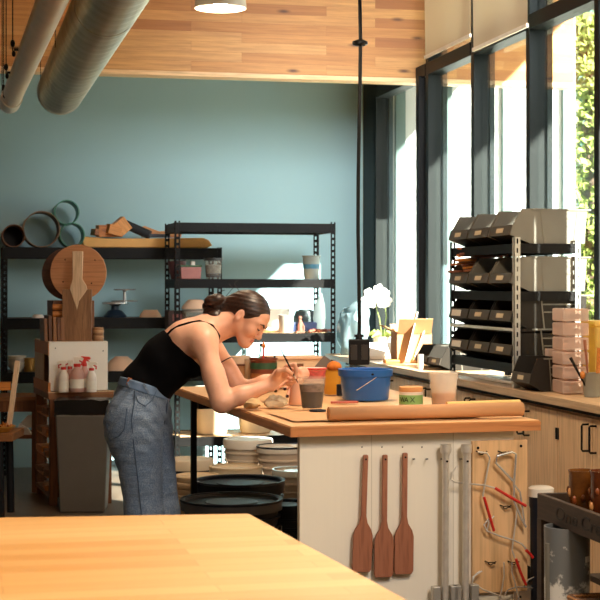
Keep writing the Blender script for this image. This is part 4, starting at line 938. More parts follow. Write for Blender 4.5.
# head
HC = pc(247.8, 318.3, 6.395); HS = .885; body.sc = HS; pit = R(38); yaw = R(17)
g0 = np.array([math.cos(pit), 0, -math.sin(pit)]); u0 = np.array([math.sin(pit), 0, math.cos(pit)]); r0 = np.array([0, -1., 0])
G = g0*math.cos(yaw)+r0*math.sin(yaw); U = u0; RR = -g0*math.sin(yaw)+r0*math.cos(yaw); FR = np.stack([G, RR, U])
def hp(g, r, u): return HC+(G*g+RR*r+U*u)*HS
body.ell(hp(-.014, 0, .028), (.094, .074, .084), FR, .02)
body.cap(hp(.03, 0, .0), hp(.048, 0, -.075), .056, .032, .02, (RR, 1.12))
body.cap(hp(.045, 0, .045), hp(.05, 0, .0), .038, .038, .02, (RR, 1.35))
for s in (-1, 1):
    body.cap(hp(-.006, s*.05, -.045), hp(.055, s*.016, -.098), .02, .016, .03)
    body.ell(hp(.058, s*.038, -.035), (.028, .024, .026), FR, .02)
    body.cap(hp(.083, s*.012, .018), hp(.07, s*.044, .018), .0085, .0085, .014)
    body.ell(hp(.092, s*.031, -.001), (.013, .0155, .0105), FR, .01, 'sub')
    body.ell(hp(.0745, s*.031, -.002), (.0125, .0145, .0115), FR, .004)      # lowered eyelid
    body.ell(hp(.094, s*.0105, -.044), (.0095, .0085, .0075), FR, .006)
    body.ell(hp(-.017, s*.077, -.012), (.0195, .0095, .033), FR, .006); body.ell(hp(-.011, s*.0885, -.006), (.0105, .0095, .02), FR, .003, 'sub')
    body.cap(hp(.087, s*.004, -.0655), hp(.078, s*.022, -.072), .0062, .0035, .005); body.cap(hp(.0865, s*.003, -.0765), hp(.077, s*.02, -.073), .007, .0035, .005)
body.cap(hp(.084, 0, .012), hp(.1015, 0, -.033), .0072, .0092, .01)
body.ell(hp(.1035, 0, -.037), (.0095, .011, .0085), FR, .006)
body.ell(hp(.07, 0, -.1), (.02, .022, .016), FR, .02)
body.sc = 1.0
body.cap(hp(-.04, 0, -.055), pc(212, 330, D0), .046, .052, .03)
foot = Vector_foot = V((W(155, 620, D=6.4).x, W(155, 620, D=6.4).y, 0))
PER = thing('person', 'woman in black tank top and jeans leaning on the island to paint', 'person', foot)
BO = sculpt(body.S, body.lo, h, 'body', SK, PER, foot, 2)
# dark nail varnish and lips lie on the skin itself
me = BO.data; me.materials.append(plain('nail_varnish', C(46, 12, 18), .25)); me.materials.append(plain('lips', C(192, 116, 102), .45, var=.05))
rm = np.array(RTH.to_3x3()); cen = np.empty(len(me.polygons)*3); me.polygons.foreach_get('center', cen); cen = cen.reshape(-1, 3)+np.array(foot); cen = cen @ rm
mi = np.zeros(len(cen), np.int32)
for t, d in TIPS[:4]+TIPS[4:5]: pass
for i, (t, d) in list(enumerate(TIPS))[5:9]:
    d = d/np.linalg.norm(d); w = cen-(t+d*.002); mi[(np.linalg.norm(w, axis=1) < .0095) & ((w @ np.array([0, -1., .35])) > .001)] = 1
loc_ = (cen-HC) @ FR.T/HS
mi[(loc_[:, 0] > .07) & (abs(loc_[:, 1]) < .021) & (abs(loc_[:, 2]+.071) < .0105-.22*abs(loc_[:, 1])) ] = 2
me.polygons.foreach_set('material_index', mi)
# eyebrows, lashes
for s in (-1, 1):
    eb = B(); pts = [body.snap(hp(.09, s*.012, .014), .0006), body.snap(hp(.088, s*.026, .021), .0006), body.snap(hp(.075, s*.044, .017), .0006)]
    eb.tube([RTH @ V(p)-foot for p in pts], .003, 6, rs=[.0036, .004, .0014]); eb.build('eyebrow', HR, PER)
    el = B(); pts = [body.snap(hp(.09, s*.0185, -.0075), .0008), body.snap(hp(.092, s*.031, -.0115), .0012), body.snap(hp(.085, s*.045, -.0075), .0008)]
    el.tube([RTH @ V(p)-foot for p in pts], .0016, 6, rs=[.0014, .0028, .002]); el.build('eyelash', plain('lash_%d' % s, C(30, 18, 14), .6), PER)
# hair: scalp cap swept to a bun
hf = Field(pc(195, 350, 6.2)-np.array([.02, .06, .02]), pc(285, 275, 6.6)+np.array([.02, .03, .02]), .0036)
hf.sc = HS; hf.ell(hp(-.018, 0, .032), (.104, .0835, .093), FR, .01)
sl, p = hf.sub(hf.lo-1, hf.lo+10); q = (p-HC) @ FR.T/HS
cut = q[..., 0]*.62-q[..., 2]*.785-.015+.16*np.maximum(0, .05-np.abs(q[..., 1]))*(q[..., 0] > 0)*.4
cut = cut-.018*np.clip(np.abs(q[..., 1])/.07, 0, 1)*np.clip(1-np.abs(q[..., 0]-.0)/.05, 0, 1)*0
A = hf.S; d = cut*HS; k = .008; hh = np.clip(.5-.5*(A-d)/k, 0, 1); hf.S = (A*(1-hh)+d*hh+k*hh*(1-hh)).astype(np.float32)
hf.sc = 1.0; hf.cap(hp(-.07, 0, .03), pc(219, 308, 6.41), .05, .036, .02)
BN = pc(216.8, 307.5, 6.41)
rng = random.Random(6)
for k in range(9):
    a = k*.75; c = BN+np.array([.029*math.cos(a), .026*math.sin(k*1.9), .034*math.sin(a)]); hf.ell(c, (.034, .034, .025), None, .004)
sl, p = hf.sub(hf.lo-1, hf.lo+10)
hf.sc = HS
for s in (-1, 1): hf.ell(hp(-.014, s*.088, -.012), (.0235, .02, .036), FR, .006, 'sub')
hf.S += (.0006*np.sin(((p-HC)@U)*330-((p-HC)@G)*150)).astype(np.float32)
HO = sculpt(hf.S, hf.lo, .0036, 'hair', HR, PER, foot, 1)
lk = B()
for a, b, c in ((pc(226, 296, 6.37), pc(233, 288, 6.36), pc(229, 284, 6.35)), (pc(214, 299, 6.38), pc(219, 292, 6.37), pc(225, 290, 6.37)), (pc(209, 304, 6.4), pc(205, 300, 6.4), pc(203, 306, 6.4)), (pc(212, 312, 6.38), pc(208, 316, 6.37), pc(209, 321, 6.36)), (pc(240, 292, 6.36), pc(234, 284, 6.36), pc(238, 280, 6.36))): lk.tube([RTH @ V(q)-foot for q in (a, b, c)], .0012, 5)
lk.build('loose_strand', HR, HO)
ti = B(); ti.tube([RTH @ V(pc(222, 308, 6.41)+np.array([.008*math.cos(a)*.4, .034*math.cos(a), .034*math.sin(a)]))-foot for a in [k*.524 for k in range(12)]], .005, 6, closed=True); ti.build('hair_tie', M['blackpl'], HO)
# tank top: follows the torso, cut along waist and neckline
p = tor.grid(); PXx = p[..., 0]/p[..., 1]*F+300; PYy = HY-(p[..., 2]-EYE)/p[..., 1]*F
top = tor.S-.0055
nl = np.array([(368-329), -(204-163)], float); nl = np.array([-nl[1], nl[0]]); 
def halfplane(x0, y0, x1, y1):
    """signed distance (m) to a line across her body: positive on the upper right side"""
    L = math.hypot(x1-x0, y1-y0); return (((PXx-x0)*(y1-y0)-(PYy-y0)*(x1-x0))/L)*(6.4/F)
nk = halfplane(161, 327, 206, 372); bust = halfplane(207, 330, 207.01, 420)
wst = halfplane(112, 378, 176, 398)
bulge = .012*np.sin(np.clip((PXx-161)/45, 0, 1)*math.pi)
top = np.maximum(np.maximum(top, nk-.0+bulge*0), -wst-.014)
# armhole
ah = np.linalg.norm((p-pc(206, 347, 6.2))*np.array([1, .8, 1]), axis=-1)-.062; top = np.maximum(top, -ah); ah = np.linalg.norm((p-pc(208, 344, 6.6))*np.array([1, .8, 1]), axis=-1)-.062; top = np.maximum(top, -ah)
TP = sculpt(top, tor.lo, h, 'tank_top', KN, PER, foot, 2)
def strap(pts, r=.0058, fld=body, off=.0015):
    P2 = [fld.snap(q, off) for q in pts]; b = B(); b.tube([RTH @ V(q)-foot for q in P2], r, 8); return b
strap([pc(164, 332, 6.29), pc(170, 329, 6.29), pc(180, 327, 6.28), pc(190, 326, 6.27), pc(200, 328, 6.26), pc(208, 331, 6.25), pc(213, 337, 6.25), pc(212, 346, 6.27), pc(207, 356, 6.29)]).build('strap', KN, TP)
strap([pc(166, 330, 6.5), pc(180, 325, 6.5), pc(196, 324, 6.52), pc(210, 328, 6.53), pc(214, 338, 6.52), pc(208, 354, 6.5)]).build('strap', KN, TP)
# jeans
wob_ = .0022*np.sin(p[..., 2]*95+6*np.sin(p[..., 0]*22)+p[..., 1]*30)*np.clip((p[..., 2]-.5)*3, 0.25, 1)
jn = legs.S+wob_
wl_ = halfplane(112, 374, 176, 394)
jn = np.maximum(np.maximum(jn, wl_), -(p[..., 2]-.075))
JN = sculpt(jn.astype(np.float32), legs.lo, h, 'jeans', DN, PER, foot, 2)
wbn = np.maximum(np.maximum(legs.S-.004, wl_-.003), -(wl_+.036)); sculpt(wbn.astype(np.float32), legs.lo, h, 'waistband', plain('denim_band', C(106, 130, 160), .9, var=.15, vs=30), JN, foot, 2)
legs.S += wob_.astype(np.float32)
dk_ = plain('dark_thread', C(62, 80, 104), .9); go = plain('gold_thread', C(150, 112, 70), .8)
def seam(pts, r, mt, nm): strap([pc(*q) for q in pts], r, legs, .0012).build(nm, mt, JN)
seam([(130, 386, 6.2), (132, 400, 6.17), (131, 420, 6.17), (133, 445, 6.18), (137, 475, 6.2), (141, 512, 6.2), (143, 560, 6.2), (145, 598, 6.2)], .0024, dk_, 'side_seam')
seam([(133, 391, 6.19), (139, 400, 6.18), (148, 405, 6.19), (157, 402, 6.2), (161, 394, 6.22)], .002, dk_, 'pocket_edge')
seam([(108, 409, 6.24), (106, 425, 6.25), (109, 441, 6.24), (118, 436, 6.2), (124, 430, 6.18), (124, 406, 6.19)], .0022, dk_, 'back_pocket')
seam([(166, 398, 6.35), (165, 412, 6.36), (162, 424, 6.37), (158, 432, 6.38)], .0026, dk_, 'fly_seam')
for q in ((125, 385, 6.2), (147, 390, 6.19)):
    c = legs.snap(pc(*q), .004); o = B().box((0, 0, 0), (.009, .005, .045), rot=(0, R(-28), 0)).build('belt_loop', DN, JN); o.location = RTH @ V(c)-foot
c = legs.snap(pc(122, 380.5, 6.27), .004); o = B().box((0, 0, 0), (.02, .055, .03), rot=(0, R(20), 0)).build('leather_patch', plain('leather', C(150, 84, 44), .6, var=.1), JN, bevel=.002); o.location = RTH @ V(c+np.array([.012, .012, 0]))-foot
# shoes, bracelet
for k, A in enumerate((ANR, ANL)):
    o = B().tube([V((-.055, 0, .03)), V((.0, 0, .045)), V((.1, 0, .036)), V((.165, 0, .022)), V((.19, 0, .02))], .04, 14, rs=[.034, .048, .04, .034, .012]).build('shoe', plain('shoe_%d' % k, C(40, 40, 42), .6), PER); o.location = RTH @ V((A[0], A[1], .0))-foot; o.rotation_euler = (0, 0, -TH)
    so_ = B().box((.06, 0, .008), (.25, .085, .016)).build('sole', M['white'], o, bevel=.007)
d = (ELL-SHL); d = d/np.linalg.norm(d); c = SHL+(ELL-SHL)*.45; e1 = np.cross(d, [0, 1, 0]); e1 /= np.linalg.norm(e1); e2 = np.cross(d, e1)
B().tube([RTH @ V(body.snap(c+.05*(e1*math.cos(a)+e2*math.sin(a)), .0012))-foot for a in [k*math.pi/10 for k in range(20)]], .0022, 6, closed=True).build('armband', M['blackpl'], PER)
# ------------------------------------------------------------------ brush she holds and the piece she paints
def wv(*a): return RTH @ V(pc(*a))
a, b = wv(279.5, 347, 6.06), wv(296.5, 380, 6.13); t = thing('paint_brush', 'thin dark paint brush held in her near hand', 'brush', a)
B().tube([V((0, 0, 0)), (b-a)*.4, (b-a)*.86], .0028, 8, rs=[.0014, .0034, .0026]).build('brush_handle', M['blackpl'], t); B().tube([(b-a)*.86, (b-a)*.96], .0034, 8).build('ferrule', M['steel'], t); B().tube([(b-a)*.96, (b-a)*1.1], .003, 8, rs=[.0034, .0006]).build('bristle_tip', plain('bristle', C(90, 60, 40), .8), t)
def sit(px, py, z=zI): q = W(px, py, z=z); return V((q.x, q.y, z+.001))
q = wv(297, 405, 6.3); q.z = zI+.001
pv = B().lathe([(0, 0), (.04, 0), (.043, .01), (.034, .05), (.031, .09), (.03, .1), (.0, .1)], 28)
for v in pv.bm.verts: v.co.y *= .7; v.co.x *= .8
o = pv.build('clay_piece', M['pinkclay'], wob=.004); o.location = q; tag(o, 'pinkish beige clay piece she steadies with her far hand', 'clay piece')
o = B().prism([(-.05, 0), (.055, 0), (.06, .012), (-.045, .02)], .06, Matrix.Rotation(R(90), 4, 'X')).build('wood_block', M['palewood'], bevel=.003); o.location = sit(302, 405)+V((0, .02, 0)); o.location.y -= .02; tag(o, 'small pale wood block under the clay piece by the dark cup', 'block')
bpy.data.objects.remove(o)
def crumple(px, py, r, label, mat, seed):
    b = B().ball((0, 0, r[2]*.8), r, 40)
    for v in b.bm.verts:
        n_ = mnoise.noise_vector(v.co*22+V((seed, 0, 0)))*.018+mnoise.noise_vector(v.co*55+V((0, seed, 0)))*.009; v.co += n_; v.co.z = max(v.co.z, .0)
    o = b.build('rag', mat); o.location = sit(px, py); return tag(o, label, 'rag', 'rags under her hands')
crumple(274, 407, (.05, .045, .022), 'crumpled whitish rag under her far hand fingertips', M['cloth'], 3)
crumple(253, 409, (.036, .04, .02), 'small crumpled beige rag under her near forearm', plain('beige_rag', C(196, 164, 120), .9, var=.12, vs=30), 9)
# cups and tubs on the island
q = sit(312, 409.5)
t = lathed('glaze_cup', 'clear plastic cup half full of dark glaze', 'cup', q, [(.0, .003), (.036, .003), (.0365, .0), (.04, .006), (.0535, .118), (.056, .121), (.056, .126), (.052, .124), (.0385, .008), (0, .006)], M['clear'], parts=('cup_body', ('dark_glaze', [(0, .006), (.0385, .007), (.046, .07), (.0, .07)], plain('dark_glaze', C(44, 36, 32), .3, var=.3, vs=30)), ('dried_glaze', [(.0462, .07), (.0505, .098), (.0498, .098), (.0455, .07)], plain('dried_glaze', C(120, 104, 96), .7, var=.5, vs=60))))
q = sit(317, 401)
t = lathed('paper_cup', 'paper cup with red and white pattern behind the dark glaze cup', 'cup', q+V((0, .06, 0)), [(0, 0), (.036, 0), (.05, .126), (.056, .13), (.054, .135), (.048, .13), (.034, .004), (0, .004)], plain('paper_cup', C(222, 196, 184), .6), parts=('cup_body', ('red_pattern', [(.0465, .09), (.0512, .126), (.0503, .126), (.0455, .09)], plain('red_pattern', C(200, 90, 84), .6, var=.5, vs=45)), ('red_rim', [(.054, .128), (.057, .131), (.055, .136), (.052, .132)], M['red'])))
o = B().lathe([(0, 0), (.03, 0), (.033, .004), (.031, .008), (0, .009)], 28).build('black_puck', M['tub']); o.location = sit(317.5, 412); tag(o, 'small black disc lying in front of the dark glaze cup', 'disc')
q = sit(365.5, 399.5)
t = thing('blue_tub', 'round blue plastic tub with wire handle on the island', 'tub', q); bl = plain('blue_plastic', C(14, 88, 168), .35, var=.06)
B().lathe([(0, 0), (.094, 0), (.098, .005), (.107, .10), (.115, .1), (.117, .128), (.112, .13), (.108, .126), (.094, .01), (0, .008)], 48).build('tub_body', bl, t)
B().tube([V((.109*math.cos(a), .109*math.sin(a)-.002, .045+.06*k/14)) for k, a in [(k, 4.1+.85*k/14) for k in range(15)]], .0016, 6).build('wire_handle', M['steel'], t); B().ball((.0, -.112, .112), (.008, .006, .006), 10).build('handle_ear', M['black'], t)
o = B().prism([(-.058, -.012), (-.03, -.022), (.04, -.02), (.06, -.008), (.055, .012), (-.02, .02), (-.055, .008)], .009, Matrix.Identity(4)).build('red_rib', plain('red_brown_rib', C(168, 84, 70), .5, var=.15), bevel=.003); o.location = sit(344, 403.5); tag(o, 'flat reddish brown shaping rib in front of the blue tub', 'rib')
q = sit(411, 408.5)
t = lathed('wax_jar', 'short jar with green label and tan lid on the island', 'jar', q, [(0, 0), (.043, 0), (.0465, .004), (.0465, .064), (.043, .068), (0, .068)], M['white'], parts=('jar_body', ('green_label', [(.0466, .018), (.0475, .018), (.0475, .054), (.0466, .054)], plain('green_label', C(128, 176, 104), .5, var=.1)), ('lid', [(.0445, .066), (.047, .068), (.047, .084), (.044, .086), (0, .086)], plain('tan_lid', C(214, 160, 104), .5, var=.08))))
bpy.context.view_layer.update()
for k, ch in enumerate('WAX'):
    a = -math.pi/2-TH-1.0+.5*k; r_ = .0479
    mm = Matrix.Translation((r_*math.cos(a), r_*math.sin(a), .0265)) @ Matrix(((-math.sin(a), 0, math.cos(a), 0), (math.cos(a), 0, math.sin(a), 0), (0, 1, 0, 0), (0, 0, 0, 1))) @ Matrix.Translation((-.008, 0, 0))
    cu = bpy.data.curves.new('letter', 'FONT'); cu.body = ch; cu.size = .029; cu.extrude = .0004
    o = bpy.data.objects.new('letter', cu); COL.objects.link(o); bpy.context.view_layer.update()
    me = bpy.data.meshes.new_from_object(o.evaluated_get(bpy.context.evaluated_depsgraph_get())); bpy.data.objects.remove(o); me.transform(mm); me.materials.clear(); me.materials.append(plain('ink_%d' % k, C(34, 44, 20), .6))
    o = bpy.data.objects.new('letter', me); COL.objects.link(o); o.parent = [c for c in t.children if c.name.startswith('green_label')][0]
q = sit(443.5, 409.5)
t = lathed('slip_cup', 'frosted plastic cup with tan liquid at the bottom', 'cup', q, [(0, 0), (.042, 0), (.044, .005), (.056, .138), (.059, .14), (.059, .145), (.054, .142), (.041, .008), (0, .006)], sheer('frosted_cup', C(236, 232, 228), .4, .25), parts=('cup_body', ('tan_liquid', [(0, .006), (.042, .007), (.0475, .066), (0, .068)], plain('tan_slip', C(190, 138, 92), .4))))
# brown paper roll and sheet
a = IM @ V((.165, .10, zI+.027)); rl = thing('paper_roll', 'roll of brown kraft paper along the front of the island', 'paper roll', (a.x, a.y, zI+.002), IR)
def roll(L, turns, r0_, r1_):
    b = B(); n_ = 26*turns; A_, B_ = [], []
    for k in range(n_+1):
        ang = 2*math.pi*turns*k/n_; rr = r0_+(r1_-r0_)*k/n_
        A_.append(b.bm.verts.new((0, rr*math.cos(ang), r1_+rr*math.sin(ang)))); B_.append(b.bm.verts.new((L, rr*math.cos(ang), r1_*1.05+rr*1.05*math.sin(ang))))
    for k in range(n_): b.bm.faces.new([A_[k], A_[k+1], B_[k+1], B_[k]])
    return b
o = roll(.745, 5, .008, .026).build('rolled_paper', M['kraft'], rl, angle=60); sd_ = o.modifiers.new('thick', 'SOLIDIFY'); sd_.thickness = .0012
B().cyl((.001, 0, .026), (.744, 0, .026), .0235, n=24).build('inner_turns', M['kraft'], rl)
B().cyl((.46, .03, .045), (.75, .035, .047), .012, n=16).build('inner_sheet', plain('manila', C(226, 190, 120), .7), rl)
ps = B(); N = 8
for i in range(N):
    for j in range(4):
        P_ = lambda u, v: V((-.02+.72*u/N, .028+.42*v/4, .0012+.002*math.sin(u*1.3+v*2)**2))
        ps.quad(P_(i, j), P_(i+1, j), P_(i+1, j+1), P_(i, j+1))
bmesh.ops.remove_doubles(ps.bm, verts=ps.bm.verts, dist=1e-4)
ps.build('flat_sheet', plain('kraft_flat', C(206, 158, 112), .7, var=.04), rl, loc=(-.1, 0, -.0028))
# pots and jars at the far end
q = sit(239.5, 388.5)
lathed('tan_pot', 'tan pot with white collar at the far end of the island', 'pot', q, [(0, 0), (.034, 0), (.05, .115), (0, .115)], plain('tan_pot', C(168, 120, 76), .6), parts=('pot_body', ('collar', [(.05, .115), (.053, .118), (.053, .15), (.047, .152), (.045, .12), (0, .118)], plain('pot_collar', C(206, 182, 158), .6)), ('dark_line', [(.0505, .108), (.0525, .108), (.0525, .114), (.0505, .114)], plain('pot_line', C(100, 54, 34), .6))))
q = sit(249.5, 389); lathed('pale_cylinder', 'narrow pale cup squeezed between the tan pot and the striped jar', 'cup', q, [(0, 0), (.02, 0), (.024, .12), (.027, .14), (.02, .14), (.017, .01), (0, .01)], plain('pale_cup', C(206, 188, 168), .6))
q = sit(263.5, 390)
jar = lathed('striped_jar', 'dark red jar with green bands holding tools behind her forearm', 'jar', q, [(0, 0), (.056, 0), (.06, .006), (.062, .135), (.066, .14), (.066, .148), (.058, .148), (.055, .01), (0, .01)], plain('jar_red', C(106, 50, 34), .3, var=.3, vs=22), parts=('jar_body', ('green_band', [(.0622, .098), (.0632, .098), (.0634, .126), (.0624, .126)], plain('jar_green', C(46, 82, 58), .3, var=.3, vs=30)), ('lower_green_band', [(.0602, .012), (.0612, .012), (.0618, .04), (.0608, .04)], plain('jar_green_low', C(44, 62, 34), .3, var=.3, vs=30)), ('ochre_band', [(.0612, .056), (.0622, .056), (.0626, .078), (.0616, .078)], plain('jar_ochre', C(150, 96, 52), .3, var=.3, vs=30))))
for k, (x0, y0, x1, y1, mt, r_, lb) in enumerate(((272, 383, 265.5, 357, 'reddk', .0045, 'dark red stick leaning in the striped jar near her wrist'), (276.5, 380, 274.5, 356, 'blackpl', .0042, 'upright dark stick in the striped jar near her wrist'), (263, 380, 263.5, 348, 'red', .004, 'bright red stick with orange tip in the striped jar'), (257, 380, 253, 344.5, 'teal', .003, 'teal loop tool leaning out of the striped jar'))):
    if mt not in M: M[mt] = plain(mt, C(104, 22, 24) if mt == 'reddk' else C(110, 150, 140), .45)
    zq = q.z; a = W(x0, y0, D=7.12); b = W(x1, y1, D=7.16); t = thing('jar_tool', lb, 'tool', a, group='tools in the striped jar'); e = b-a
    if k == 3: e = W(261, 345, D=7.16)-a
    B().tube([V((0, 0, 0)), e*.5, e], r_, 8, rs=[r_*.8, r_*1.1, r_]).build('tool_handle', M[mt], t)
    if k == 2: B().tube([e, e*1.06, e*1.2], .008, 8, rs=[.006, .012, .002]).build('orange_tip', plain('orange_tip', C(226, 130, 60), .5), t)
    if k == 3: B().ball(e, .008, 10).build('tip', M['blackpl'], t)
q = sit(283, 388); lathed('red_rim_bowl', 'small bowl with red rim behind her near hand', 'bowl', q+V((0, .1, 0)), [(0, 0), (.04, 0), (.07, .1), (.066, .104), (.0, .02)], plain('bowl_rose', C(206, 150, 124), .5), parts=('bowl_body', ('red_rim', [(.07, .1), (.073, .104), (.068, .112), (.065, .106)], M['red'])))
q = sit(313, 390.5)
t = thing('ware_box', 'cream pottery box with brown slot behind the paper cup', 'box', q+V((-.03, .16, 0)), IR)
B().box2((-.14, 0, 0), (.11, .16, .135)).build('box_body', plain('cream_box', C(218, 186, 150), .6), t, bevel=.006); B().box2((-.06, -.004, .095), (.02, .002, .115)).build('slot', plain('slot_brown', C(116, 74, 48), .7), t); B().box2((-.15, -.01, .135), (.12, .17, .147)).build('lid', M['bisque'], t, bevel=.003)
q = sit(327, 394)
t = thing('grey_flap_board', 'dark grey board leaning against the cream pottery box', 'board', q+V((.05, .14, 0)), IR-.3)
B().prism([(-.1, .08), (-.03, .165), (.05, .105), (-.0, .06)], .012, Matrix.Rotation(R(75), 4, 'X')).prism([(-.05, 0), (.0, 0), (.0, .12), (-.05, .12)], .01, Matrix.Rotation(R(88), 4, 'X')).build('board_panel', plain('grey_board', C(104, 90, 80), .7), t)
q = sit(332, 394.5)
lathed('yellow_cup', 'mustard yellow cup between the dark cup and the blue tub', 'cup', q, [(0, 0), (.034, 0), (.044, .105), (.047, .108), (.04, .106), (.03, .01), (0, .008)], plain('mustard', C(198, 138, 34), .45, var=.1), parts=('cup_body',))
o = B().ball((0, 0, 0), (.034, .034, .024), 20).build('orange_sponge', plain('sponge', C(206, 116, 40), .9, var=.2, vs=40), wob=.008); o.location = q+V((.01, 0, .122)); tag(o, 'orange sponge sitting on the mustard yellow cup', 'sponge')
q = sit(341, 396); o = B().cyl((0, 0, 0), (0, 0, .05), .02, n=20).build('black_pot', M['tub'], bevel=.003); o.location = q; tag(o, 'small black pot tucked against the blue tub', 'pot')
q = sit(338, 385); o = B().box((0, 0, .0), (.13, .02, .014), rz=.4).build('black_tool', M['blackpl'], bevel=.003); o.location = sit(352, 391)+V((.0, .17, .125)); bpy.data.objects.remove(o)
# ------------------------------------------------------------------ cabinets and counter along the windows
CX = 2.517; CZ = .91
YE = 10.62
ct = thing('counter_top', 'long pale wood counter top running along the windows', 'counter', (CX, 0, 0))
B().box2((-.0, 3.2, CZ-.035), (XW-.06-CX, YE, CZ)).build('worktop', M['counter'], ct, bevel=.002)
B().box2((XW-.08-CX, 3.2, CZ), (XW-.06-CX, YE, CZ+.02)).build('backsplash', M['counter'], ct)
UW = .76
mdark = plain('plinth_and_shadow', C(38, 30, 24), .7)
names = ['base cabinet at the camera end of the counter, past the cart', 'base cabinet behind the cart with a pair of bar handles', 'base cabinet below the loose bin, behind the end of the paper roll', 'base cabinet below the shelf of bins, beyond the tan cup', 'base cabinet behind the green labelled jar', 'base cabinet beyond the green jar toward the blue wall', 'last base cabinet in the corner by the blue wall']
cab0 = None
for k in range(7):
    yc = 5.97+UW*(k-1); cen = V((CX+.03, yc, 0))
    cb = thing('base_cabinet', names[k], 'cabinet', cen, group='base cabinets under the counter')
    h = CZ-.035-.006
    B().box2((.02, -UW/2+.002, .1), (.58, UW/2-.002, h)).build('carcass', M['cabinet'], cb)
    B().box2((.07, -UW/2+.002, 0), (.56, UW/2-.002, .1)).build('plinth', mdark, cb)
    B().box2((.0, -UW/2+.002, h-.012), (.02, UW/2-.002, h)).build('shadow_strip', mdark, cb)  # dark strip painted in as the shadow line under the worktop
    for s in (-1, 1):
        d = B().box2((-.002, min(s*.003, s*(UW/2-.004)), .11), (.018, max(s*.003, s*(UW/2-.004)), h-.022)).build('door', M['cabinet'], cb, bevel=.002)
        y = s*.04; z0, z1 = h-.16, h-.05
        B().tube([(-.002, y, z1), (-.028, y, z1), (-.032, y, z1-.006), (-.032, y, z0+.006), (-.028, y, z0), (-.002, y, z0)], .0045, 8).build('handle', M['black'], d)
        B().box((-.004, s*(UW/2-.01), h-.12), (.006, .012, .05)).build('hinge', M['black'], d)
def onc(px, py): return W(px, py, z=CZ+.0)
# ------------------------------------------------------------------ rack of stack bins
rx = 2.55; ry = 6.9; RL = .98; RDp = .335
zs_ = [W(515, py, D=7.3).z for py in (243.5, 291.5, 330, 364)]
rk = rack('bin_rack', 'black and silver slotted rack of storage bins standing on the counter', (rx, ry, CZ), RDp, RL, zs_[0]-CZ+.03, [z-CZ for z in (zs_[0], zs_[1], zs_[3])], bh=.045, board=None, post=.03)
for ch in rk.children:
    if ch.name.startswith('post') and abs(ch.location.y) < .01: ch.data.materials[0] = plain('post_sunlit_%d' % len(bpy.data.materials), C(186, 186, 180), .4, .4)  # near posts painted pale in place of sunlight on them
for z in (zs_[0], zs_[1], zs_[3]):
    B().box2((.02, .02, z-CZ-.012), (RDp-.02, RL-.02, z-CZ-.004)).build('shelf_plate', M['black'], rk)
for z in (zs_[2]-CZ-.0, zs_[3]-CZ-.09):
    B().tube([(.0, .02, z), (.0, RL-.02, z)], .008, 8).build('hanging_rail', M['steel'], rk)
for z in (zs_[2]-CZ,): B().box2((.02, .02, z-.016), (RDp-.02, RL-.02, z-.008)).build('shelf_plate', M['black'], rk)
def binproto(mat, sidemat, W_=.295, L=.365, H=.165):
    """Hopper bin: open slanting front toward the room, ribbed sides."""
    t = thing('stack_bin', 'bin', 'bin', (0, 0, 0)); th = .005
    prof = [(.09, 0), (L, 0), (L+.012, H), (.05, H), (0.003, .085), (-.01, .04)]
    for s in (0, 1):
        m = Matrix.Translation((0, (W_-th)*s+th, 0)) @ Matrix.Rotation(R(90), 4, 'X')
        o = B().prism(prof, th, m).build('side_wall', sidemat, t)
        y = -.002 if s == 0 else W_+.002
        rb = B(); rb.box2((.1, -.004 if s == 0 else W_, H-.008), (L+.03, 0 if s == 0 else W_+.004, H))
        yy = (-.0015, 0) if s == 0 else (W_, W_+.0015)
        rb.box2((.15, yy[0], H*.70), (.315, yy[1], H*.74)); rb.box2((.158, yy[0], H*.48), (.31, yy[1], H*.52))
        rb.prism([(.14, H), (.147, H), (.165, 0.0), (.158, 0)], .0015, Matrix.Translation((0, yy[1], 0)) @ Matrix.Rotation(R(90), 4, 'X')); rb.prism([(.335, H), (.328, H), (.306, 0.0), (.313, 0)], .0015, Matrix.Translation((0, yy[1], 0)) @ Matrix.Rotation(R(90), 4, 'X'))
        rb.build('side_rib', sidemat, o)
    b = B(); b.box2((.09, th, 0), (L, W_-th, th)); b.box2((L-.0, th, 0), (L+.006, W_-th, H)); b.box2((L-.01, 0, H-.01), (L+.03, W_, H))
    b.prism([(.09, 0), (.095, .004), (-.006, .044), (-.01, .04)], W_-2*th, Matrix.Translation((0, W_-th, 0)) @ Matrix.Rotation(R(90), 4, 'X'))
    b.build('bin_shell', mat, t)
    lp = B().prism([(-.013, .04), (-.009, .04), (.004, .088), (0, .088)], W_-.0, Matrix.Translation((0, W_, 0)) @ Matrix.Rotation(R(90), 4, 'X')).build('front_lip', plain('bin_lip', C(70, 62, 51), .45), t)
    B().box((-.009, W_/2, .064), (.003, .09, .022), rot=(0, R(15), 0)).build('label_card', M['label'], lp)
    B().box2((L-.012, th, H-.05), (L-.004, W_-th, H)).build('back_lip', mat, t)
    return t
bp = binproto(M['binpl'], M['litgrey']); first = True
rows = [(zs_[0], 'top shelf'), (zs_[1], 'second shelf'), (zs_[2], 'third row'), (zs_[3], 'lowest row')]
pos = ['camera end', 'middle', 'far window end']
